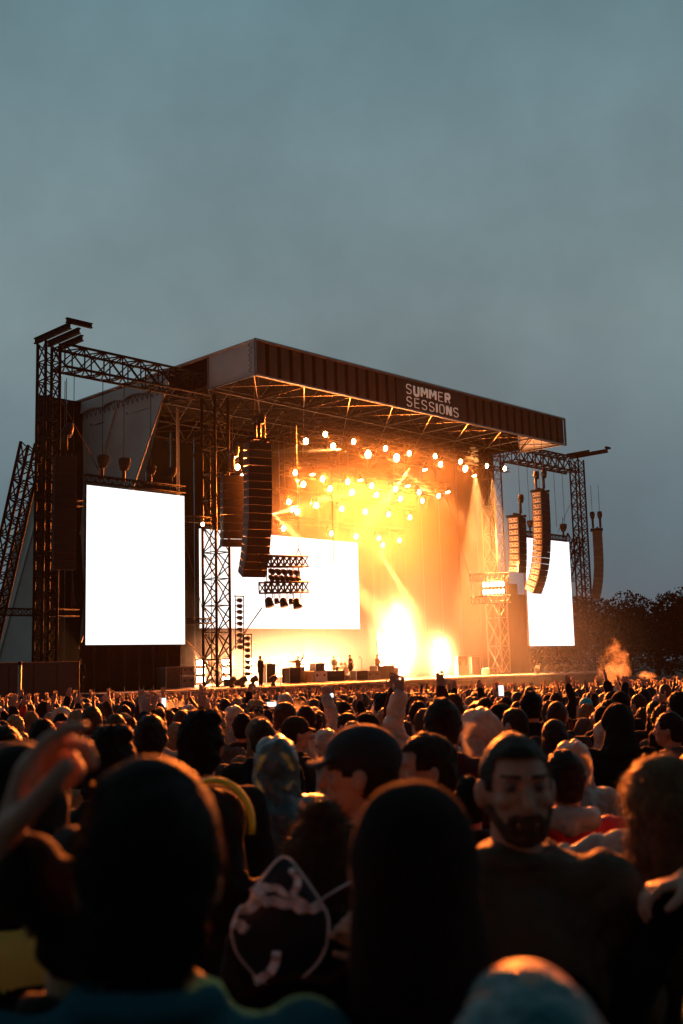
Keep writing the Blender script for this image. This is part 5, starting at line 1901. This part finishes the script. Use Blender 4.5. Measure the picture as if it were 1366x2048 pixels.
for i, (y, x) in enumerate(spots[:n_ind]):
    hair = rs.choices(['short', 'crop', 'undercut', 'messy', 'long', 'bun', 'pony'], [8, 4, 2, 3, 4, 1, 2])[0]
    hc = rs.choice(HAIRC)
    top = rs.choices(TOPC, TOPW)[0]
    pose = rs.choices(POSES, [12, .5, .35, .3, .25, 4, .3, 1.0, .2])[0]
    if y < 7:
        pose = ('down', 'down')
    kind = rs.choices(['jacket', 'hoodie'], [3, 1])[0]
    hd_ = rs.choices([None, 'cap', 'beanie', 'hood', 'film_hood'], [12, 1.3, .7, 1.5, 1.7])[0]
    st = rs.gauss(1.70, .065) if hair not in ('long', 'bun', 'pony') else rs.gauss(1.63, .05)
    st = min(1.84, max(1.52, st))
    if y < 6.5:
        st = min(st, 1.68)
    face = rs.gauss(0, .4) if rs.random() > .12 else rs.uniform(-1.6, 1.6)
    az = x / y
    zone = next(n for a, n in ZONE if az < a)
    depth = 'near' if y < 9 else 'mid' if y < 14 else 'far'
    if hd_ in ('hood', 'film_hood'):
        desc = {'hood': 'person in %s hood' % top, 'film_hood': 'person in clear plastic hood and poncho'}[hd_]
        hair = None if hd_ == 'hood' else 'short'
        if hd_ == 'film_hood':
            kind = 'poncho'
    elif hd_:
        desc = 'person in %s and %s top' % (('dark cap' if hd_ == 'cap' else 'beanie'), top)
    else:
        desc = '%s %s haired person in %s' % (HWORD[hair], hc, top)
    todo.append([desc + PW[pose], zone, depth, x, y, st, pose, hair, hc, top, kind, hd_, face])
by = {}
for q in todo:
    by.setdefault((q[0], q[1]), []).append(q)
for (dsc, zn), L_ in by.items():
    L_.sort(key=lambda q: q[3] / q[4])
    L2 = sorted(L_, key=lambda q: q[4])
    for q in L_:
        pre = ''
        if len(L_) == 2:
            pre = ('nearer ', 'farther ')[L2.index(q)]
        elif len(L_) > 2:
            i_ = L2.index(q)
            pre = ['nearest ', 'second nearest ', 'third nearest ', 'fourth nearest ', 'fifth nearest ', 'sixth nearest ', 'seventh nearest '][min(i_, 6)]
        q.append(pre + dsc + ' ' + zn)
for dsc, zone, depth, x, y, st, pose, hair, hc, top, kind, hd_, face, lab in todo:
    o = person(x, y, st, lab, pose, hair, hc, top, rs.choices([0, 1, 2], [6, 3, 1])[0], face, kind, head=hd_, group=GC,
           headmat=(CL[rs.choice(['black', 'charcoal', 'navy', 'grey'])] if hd_ in ('cap', 'beanie') else None),
           topmat=(CL[top] if kind != 'poncho' else FILM_W), lean=rs.gauss(0, .03))
    o.rotation_euler[1] = rs.gauss(0, .03)
    o.scale = (o.scale[0] * rs.uniform(.93, 1.08), o.scale[1] * rs.uniform(.94, 1.06), o.scale[2])


# far crowd: simple but complete figures, joined as one mass
def low_person(rng, arms):
    vs, fs, cl = [], [], []

    def loft(rings, col, n=8, closed=True):
        o_ = len(vs)
        for (cx, cy_, cz, rx, ry) in rings:
            for k in range(n):
                a = 2 * math.pi * k / n
                vs.append((cx + rx * math.cos(a), cy_ + ry * math.sin(a), cz))
                cl.append(col)
        for j in range(len(rings) - 1):
            for k in range(n):
                k2 = (k + 1) % n
                fs.append((o_ + j * n + k, o_ + j * n + k2, o_ + (j + 1) * n + k2, o_ + (j + 1) * n + k))
        fs.append(tuple(o_ + (len(rings) - 1) * n + k for k in range(n)))
    skin = rng.choice([(.40, .24, .17), (.30, .17, .11), (.10, .06, .04)])
    hr = rng.choice([(.01, .008, .007), (.025, .015, .01), (.06, .035, .02), (.26, .18, .10), (.02, .012, .01)])
    tp = CLOTH[rng.choices(TOPC, TOPW)[0]]
    if rng.random() < .08:
        tp = (.5, .48, .44)
    hood = rng.random() < .10
    # body to the ground
    loft([(0, 0, 0, .12, .10), (0, 0, .5, .15, .11), (0, 0, .9, .18, .13), (0, 0, 1.2, .19, .13), (0, 0, 1.36, .22, .12), (0, 0, 1.44, .17, .10), (0, 0, 1.49, .07, .07)], tp)
    hs = rng.uniform(.95, 1.08)
    loft([(0, -.01, 1.49, .052, .055), (0, 0, 1.53, .058, .07), (0, .01, 1.57, .072, .088)], tp if hood else skin)
    hh = 1.0 + rng.uniform(0, .18)
    g_ = 1.2 if hood else 1
    cH = tp if hood else hr
    loft([(0, -.02 if not hood else -.02, 1.55, .078 * g_, .085 * g_), (0, -.012, 1.62, .088 * g_, .100 * g_), (0, -.01, 1.68, .086 * g_, .098 * g_), (0, -.01, 1.68 + .045 * hh, .066 * g_, .076 * g_), (0, -.01, 1.68 + .07 * hh, .032, .038)], cH)
    for s in arms:
        ex, ez = s * rng.uniform(.24, .34), rng.uniform(1.5, 1.64)
        wx, wz = s * rng.uniform(.12, .38), ez + rng.uniform(.18, .26)

        def seg(a, b_, r1, r2, col):
            o_ = len(vs)
            a, b_ = Vector(a), Vector(b_)
            d = (b_ - a).normalized()
            x_ = d.cross(Vector((0, 1, 0))).normalized()
            y_ = d.cross(x_)
            for q, r__ in ((a, r1), (b_, r2)):
                for k in range(6):
                    t = math.pi * k / 3
                    vs.append(tuple(q + x_ * math.cos(t) * r__ + y_ * math.sin(t) * r__))
                    cl.append(col)
            for k in range(6):
                k2 = (k + 1) % 6
                fs.append((o_ + k, o_ + k2, o_ + 6 + k2, o_ + 6 + k))
            fs.append(tuple(o_ + 6 + k for k in range(6)))
        c2 = tp if rng.random() < .6 else skin
        seg((s * .19, 0, 1.40), (ex, .06, ez), .055, .045, tp)
        seg((ex, .06, ez), (wx, .1, wz), .043, .030, c2)
        seg((wx, .1, wz), (wx, .11, wz + .09), .034, .040, skin)
        for k in range(4):
            seg((wx - .03 + .02 * k, .11, wz + .085), (wx - .045 + .03 * k, .11, wz + .17 - .012 * abs(k - 1.5)), .010, .008, skin)
    return np.array(vs, np.float32), fs, np.array(cl, np.float32)


rng = random.Random(5)
protos = [low_person(rng, []) for _ in range(26)] + [low_person(rng, [rng.choice([-1, 1])]) for _ in range(6)] + [low_person(rng, [-1, 1]) for _ in range(5)]
V_, C_, LT, LV = [], [], [], []
off = 0
rest = spots[n_ind:]
for y, x in rest:
    q = rng.random()
    i = rng.randrange(26) if q > .15 else 26 + rng.randrange(6) if q > .06 else 32 + rng.randrange(5)
    pv, pf, pc = protos[i]
    s = min(1.06, max(.88, rng.gauss(.975, .038)))
    a = rng.gauss(0, .4)
    ca, sa = math.cos(a), math.sin(a)
    v_ = pv * s
    V_.append(np.stack([v_[:, 0] * ca - v_[:, 1] * sa + x, v_[:, 0] * sa + v_[:, 1] * ca + y, v_[:, 2] + ground_z(x, y)], 1))
    C_.append(pc * rng.uniform(.8, 1.2))
    for f in pf:
        LT.append(len(f))
        LV.extend([k + off for k in f])
    off += len(pv)
me = bpy.data.meshes.new('crowd')
V_ = np.concatenate(V_).astype(np.float32)
C_ = np.concatenate(C_)
me.vertices.add(len(V_))
me.vertices.foreach_set('co', V_.ravel())
me.loops.add(len(LV))
me.loops.foreach_set('vertex_index', LV)
me.polygons.add(len(LT))
st_ = np.concatenate([[0], np.cumsum(LT)[:-1]]).astype(np.int32)
me.polygons.foreach_set('loop_start', st_)
me.polygons.foreach_set('use_smooth', [True] * len(LT))
me.update(calc_edges=True)
at = me.color_attributes.new('tone', 'FLOAT_COLOR', 'POINT')
at.data.foreach_set('color', np.concatenate([C_, np.ones((len(C_), 1))], 1).astype(np.float32).ravel())
cmz = bpy.data.materials.new('crowd_mix')
cmz.use_nodes = True
a_ = cmz.node_tree.nodes.new('ShaderNodeAttribute')
a_.attribute_name = 'tone'
cmz.node_tree.links.new(a_.outputs['Color'], cmz.node_tree.nodes['Principled BSDF'].inputs['Base Color'])
cmz.node_tree.nodes['Principled BSDF'].inputs['Roughness'].default_value = .6
tag(place(me, 'distant_crowd', cmz), 'dense far crowd of glowing orange rimmed heads before the stage', None, None, 'stuff')
print('CROWD rest', len(rest), 'verts', len(V_), 'individuals', len(PEOPLE))

# ---- musicians
def on_stage(u, v, stature, label, pose, face, z=DECK, **k):
    p = S(u, v, 0)
    o = person(p.x, p.y, stature, label, pose, k.pop('hair', 'short'), k.pop('hcol', 'dark brown'), k.pop('top', 'black'), 0, face, z=z, **k)
    return o


on_stage(2.2, 2.5, 1.78, 'dark standing figure at left stage edge holding a small device', ('down', 'front'), YAW - 1.7)
gp = on_stage(14.0, 6.6, 1.78, 'guitarist in dark jacket playing before the centre screen', ('guitarR', 'guitarL'), YAW + math.pi + .35, top='dark brown')
gm_ = thing('electric_guitar', from_local(gp, (.02, .20, 1.06)), gp.rotation_euler.z, 'electric guitar slung on the guitarist', 'guitar')
GB = mat('guitar_red', (.30, .08, .04), .3)
b_ = MB().ell((-.06, 0, 0), (.17, .025, .14), 16, 10).ell((.08, 0, .01), (.10, .024, .10), 14, 8)
b_.build('body', GB, gm_, True)
MB().box(.10, .62, -.012, .012, -.02 + .03, .02 + .03).build('neck', mat('maple', (.3, .18, .08), .4), gm_)
MB().bbox(.62, .78, -.012, .012, -.01, .07, .004).build('headstock', BLACKBOX, gm_)
gm_.rotation_euler = (0, -.35, gp.rotation_euler.z)
dp = on_stage(15.1, 9.3, 1.76, 'drummer seated behind the drum kit', ('front', 'front'), YAW + math.pi, z=DECK + .38 - .38, body=remesh(body_prims('front', 'front', 'sit'), .013, 2, .5), trousers=TROUS, top='grey')
t = sthing('drum_stool', 15.1, 9.35, DECK + .38, 'round stool under the drummer', 'stool')
MB().bar((0, 0, .40), (0, 0, .48), .17, 14).build('seat', BLACKBOX, t)
for k in range(3):
    a = k * 2.09
    MB().bar((0, 0, .40), (.22 * math.cos(a), .22 * math.sin(a), 0), .015, 5).build('leg', STEEL, t)
on_stage(10.0, 7.6, 1.78, 'pale performer with arms spread left of the drum kit', ('upwide', 'shoulder'), YAW + math.pi - .4, top='tan')
on_stage(17.4, 7.2, 1.75, 'performer washed out by the white blast at right', ('front', 'front'), YAW + math.pi, top='tan')
crw = S(-9.0, 4.0, 0)
person(crw.x, crw.y, 1.8, 'dim stagehand standing beside the black cabin', DD, 'short', 'dark brown', 'black', 0, 0.3, z=DECK)

# ------------------------------------------------------------------ far right: hoarding fence and trees
fn = thing('hoarding_fence', (22, 112, ground_z(0, 112)), -.06, 'pale hoarding fence far behind the crowd at right', 'fence')
for k in range(17):
    MB().box(k * 2.4, k * 2.4 + 2.36, 0, .05, .05, 2.55 + .05 * math.sin(k)).build('panel', HOARD, fn)
    MB().bar((k * 2.4, .1, 0), (k * 2.4, .1, 2.7), .05, 5).build('post', STEEL, fn)
rail = thing('crowd_rail', (26, 92, ground_z(0, 92)), -.1, 'low steel barrier before the pale fence at right', 'barrier')
for k in range(8):
    m_ = MB().bar((k * 2.3, 0, 0), (k * 2.3, 0, 1.9), .03, 5).bar((k * 2.3, 0, 1.85), (k * 2.3 + 2.2, 0, 1.85), .03, 5).bar((k * 2.3, 0, 1.2), (k * 2.3 + 2.2, 0, 1.2), .02, 5)
    m_.build('section', STEEL, rail)

tr_n = 0


def tree(x, y, h, wdt, label, seed, n=5200, leaf=.42):
    rs_ = np.random.RandomState(seed)
    gz = ground_z(x, y)
    t = thing('tree', (x, y, gz), rs_.rand() * 6, label, 'tree', 'trees behind the right side of the field')
    tk = MB()
    tk.tube([(0, 0, 0), (.1, 0, h * .3), (-.1, .1, h * .6), (0, 0, h * .85)], [.45, .34, .22, .06], 8)
    cl = []
    for k in range(14):
        a = rs_.rand() * 6.28
        z0 = h * (.25 + .45 * rs_.rand())
        r_ = wdt * (.25 + .35 * rs_.rand())
        e = (r_ * math.cos(a), r_ * math.sin(a), z0 + h * .18 * rs_.rand() + .1 * h)
        tk.tube([(0, 0, z0), (e[0] * .5, e[1] * .5, z0 + .06 * h), e], [.14, .09, .03], 5)
        cl.append((e, wdt * (.16 + .14 * rs_.rand())))
    for k in range(10):
        a = rs_.rand() * 6.28
        r_ = wdt * .38 * math.sqrt(rs_.rand())
        cl.append(((r_ * math.cos(a), r_ * math.sin(a), h * (.62 + .30 * rs_.rand() - .25 * (r_ / wdt))), wdt * (.15 + .12 * rs_.rand())))
    tk.build('trunk', BARK, t, True)
    cen = np.array([c for c, _ in cl])
    rad = np.array([r for _, r in cl])
    idx = rs_.randint(len(cl), size=n)
    d = rs_.randn(n, 3)
    d /= np.linalg.norm(d, axis=1)[:, None]
    rr = rad[idx] * (1 - .5 * rs_.rand(n) ** 2)
    p = cen[idx] + d * rr[:, None] * np.array([1, 1, .8])
    a = rs_.randn(n, 3)
    a /= np.linalg.norm(a, axis=1)[:, None]
    b = np.cross(a, rs_.randn(n, 3))
    b /= np.linalg.norm(b, axis=1)[:, None]
    s = leaf * (.5 + rs_.rand(n))[:, None]
    V = np.stack([p - a * s * .5, p + b * s * .32, p + a * s * .5, p - b * s * .32], 1).reshape(-1, 3)
    F = [(4 * i, 4 * i + 1, 4 * i + 2, 4 * i + 3) for i in range(n)]
    me = bpy.data.meshes.new('crown')
    me.from_pydata(V.tolist(), [], F)
    place(me, 'crown', LEAF, t)


for i, (x, y, h, wd, lb) in enumerate((
        (27.5, 142, 10.2, 9, 'tree behind the right screen, mostly hidden'), (34.5, 145, 14.6, 9, 'rounded dark tree just right of the right screen'),
        (31.0, 150, 13.2, 9, 'dark tree between right screen and rounded tree'), (39.5, 150, 13.4, 10, 'lower dark tree left of the tallest one on the right'),
        (44.0, 152, 14.4, 10, 'broad dark tree in the middle of the right tree line'), (49.0, 150, 15.8, 11, 'tall dark tree at the right picture edge'),
        (36.5, 138, 9.5, 8, 'small bushy tree in front of the right tree line'), (43.0, 136, 9.0, 9, 'small bushy tree before the tall tree at right edge'),
        (23.0, 150, 12.0, 10, 'dark tree glimpsed behind the right stage wing'), (54.5, 150, 15, 11, 'dark tree beyond the right picture edge, tip visible'))):
    tree(x, y, h * .90, wd, lb, 100 + i)

# ------------------------------------------------------------------ smoke and haze
def puff(name, loc, r, dens, label, seed, aniso=.35, nsc=1.6, drift=(0, 0)):
    m_ = MB().ell((0, 0, 0), (1, 1, 1), 20, 14)
    o = m_.build(name, None, None, True)
    o.location = loc
    o.scale = r
    mt = bpy.data.materials.new('smoke_puff')
    mt.use_nodes = True
    n, l = mt.node_tree.nodes, mt.node_tree.links
    n.remove(n['Principled BSDF'])
    pv = n.new('ShaderNodeVolumePrincipled')
    pv.inputs['Color'].default_value = (.9, .88, .86, 1)
    pv.inputs['Anisotropy'].default_value = aniso
    tc = n.new('ShaderNodeTexCoord')
    mp = n.new('ShaderNodeMapping')
    mp.inputs['Location'].default_value = (seed * 3.1, seed, 0)
    mp.inputs['Scale'].default_value = (r[0] * nsc, r[1] * nsc, r[2] * nsc)
    l.new(tc.outputs['Object'], mp.inputs['Vector'])
    no = n.new('ShaderNodeTexNoise')
    no.inputs['Scale'].default_value = 1.6
    no.inputs['Detail'].default_value = 5
    no.inputs['Roughness'].default_value = .6
    no.inputs['Distortion'].default_value = .8
    l.new(mp.outputs[0], no.inputs['Vector'])
    ln = n.new('ShaderNodeVectorMath')
    ln.operation = 'LENGTH'
    l.new(tc.outputs['Object'], ln.inputs[0])
    fa = n.new('ShaderNodeMapRange')
    fa.inputs['From Min'].default_value = .15
    fa.inputs['From Max'].default_value = 1.0
    fa.inputs['To Min'].default_value = .22
    fa.inputs['To Max'].default_value = -.32
    l.new(ln.outputs['Value'], fa.inputs['Value'])
    ad = n.new('ShaderNodeMath')
    ad.operation = 'ADD'
    l.new(no.outputs['Fac'], ad.inputs[0])
    l.new(fa.outputs['Result'], ad.inputs[1])
    m2 = n.new('ShaderNodeMapRange')
    m2.inputs['From Min'].default_value = .48
    m2.inputs['From Max'].default_value = .78
    m2.inputs['To Max'].default_value = dens
    l.new(ad.outputs[0], m2.inputs['Value'])
    l.new(m2.outputs['Result'], pv.inputs['Density'])
    l.new(pv.outputs[0], n['Material Output'].inputs['Volume'])
    o.data.materials.append(mt)
    tag(o, label, 'smoke', None, 'stuff')
    return o


puff('smoke_puff', (8.6, 34.5, 1.55), (.9, .75, 1.5), .9, 'tall puff of pale smoke rising from the right crowd', 1)
puff('smoke_puff', (10.6, 38, 1.15), (.5, .4, .35), 2.2, 'small puff of smoke right of the tall one', 2)
puff('smoke_puff', (-3.1, 19.5, 1.15), (.5, .4, .28), 3.0, 'small smoke puff in the left crowd', 3)
puff('smoke_puff', (-.75, 14.5, 1.25), (.40, .4, .30), 2.0, 'faint smoke puff drifting in the centre crowd', 4)


def fog(name, c, r, dens, aniso, label, col=(1, 1, 1), soft=False):
    """soft edged even fog: an ellipsoid, so the depth of fog tapers to nothing at its rim"""
    m_ = MB().ell((0, 0, 0), (1, 1, 1), 48, 28)
    o = m_.build(name, None, None, True)
    o.location = S(*c)
    o.rotation_euler = (0, 0, YAW)
    o.scale = r
    mt = bpy.data.materials.new('fog')
    mt.use_nodes = True
    n, l = mt.node_tree.nodes, mt.node_tree.links
    n.remove(n['Principled BSDF'])
    pv = n.new('ShaderNodeVolumePrincipled')
    pv.inputs['Color'].default_value = (*col, 1)
    pv.inputs['Density'].default_value = dens
    pv.inputs['Anisotropy'].default_value = aniso
    if soft:   # denser in the middle, thinning out to nothing at the rim
        tc = n.new('ShaderNodeTexCoord')
        ln = n.new('ShaderNodeVectorMath')
        ln.operation = 'LENGTH'
        l.new(tc.outputs['Object'], ln.inputs[0])
        mr = n.new('ShaderNodeMapRange')
        mr.interpolation_type = 'SMOOTHERSTEP'
        mr.inputs['From Min'].default_value = 0.0
        mr.inputs['From Max'].default_value = .95
        mr.inputs['To Min'].default_value = dens
        mr.inputs['To Max'].default_value = 0.0
        l.new(ln.outputs['Value'], mr.inputs['Value'])
        l.new(mr.outputs['Result'], pv.inputs['Density'])
    l.new(pv.outputs[0], n['Material Output'].inputs['Volume'])
    o.data.materials.append(mt)
    tag(o, label, 'smoke', None, 'stuff')


fog('stage_smoke', (20.0, 9.3, 8.6), (17.5, 12.5, 12.5), .0100, .2, 'amber lit smoke filling the stage', soft=True)
fog('stage_smoke', (17.5, 7.6, 15.3), (16, 9, 4.8), .0035, .2, 'dense amber smoke hanging round the roof lamps', soft=True)
fog('stage_smoke', (20, -3, 2.0), (17, 11, 8), .0060, .3, 'thin glowing smoke drifting over the front of the crowd', soft=True)
fog('stage_smoke', (14.5, 12.0, 2.3), (14, 4.6, 4.6), .070, .2, 'low bright fog along the back of the stage', soft=True)
fog('stage_smoke', (21.6, 9.0, 3.2), (3.8, 2.6, 6.0), .13, .2, 'dense white lit smoke around the tall strobe tower', soft=True)
fog('stage_smoke', (26.2, 8.8, 2.0), (3.1, 2.3, 3.9), .14, .2, 'dense white lit smoke around the short strobe tower', soft=True)

hz = MB().box(-150, 150, -8, 175, -5.0, 24).build('haze', None)
mt = bpy.data.materials.new('haze')
mt.use_nodes = True
mt.node_tree.nodes.remove(mt.node_tree.nodes['Principled BSDF'])
pv = mt.node_tree.nodes.new('ShaderNodeVolumePrincipled')
pv.inputs['Color'].default_value = (.92, .94, .96, 1)
pv.inputs['Density'].default_value = .00004
pv.inputs['Anisotropy'].default_value = .2
mt.node_tree.links.new(pv.outputs[0], mt.node_tree.nodes['Material Output'].inputs['Volume'])
hz.data.materials.append(mt)
tag(hz, 'thin damp evening air over the field', None, None, 'stuff')
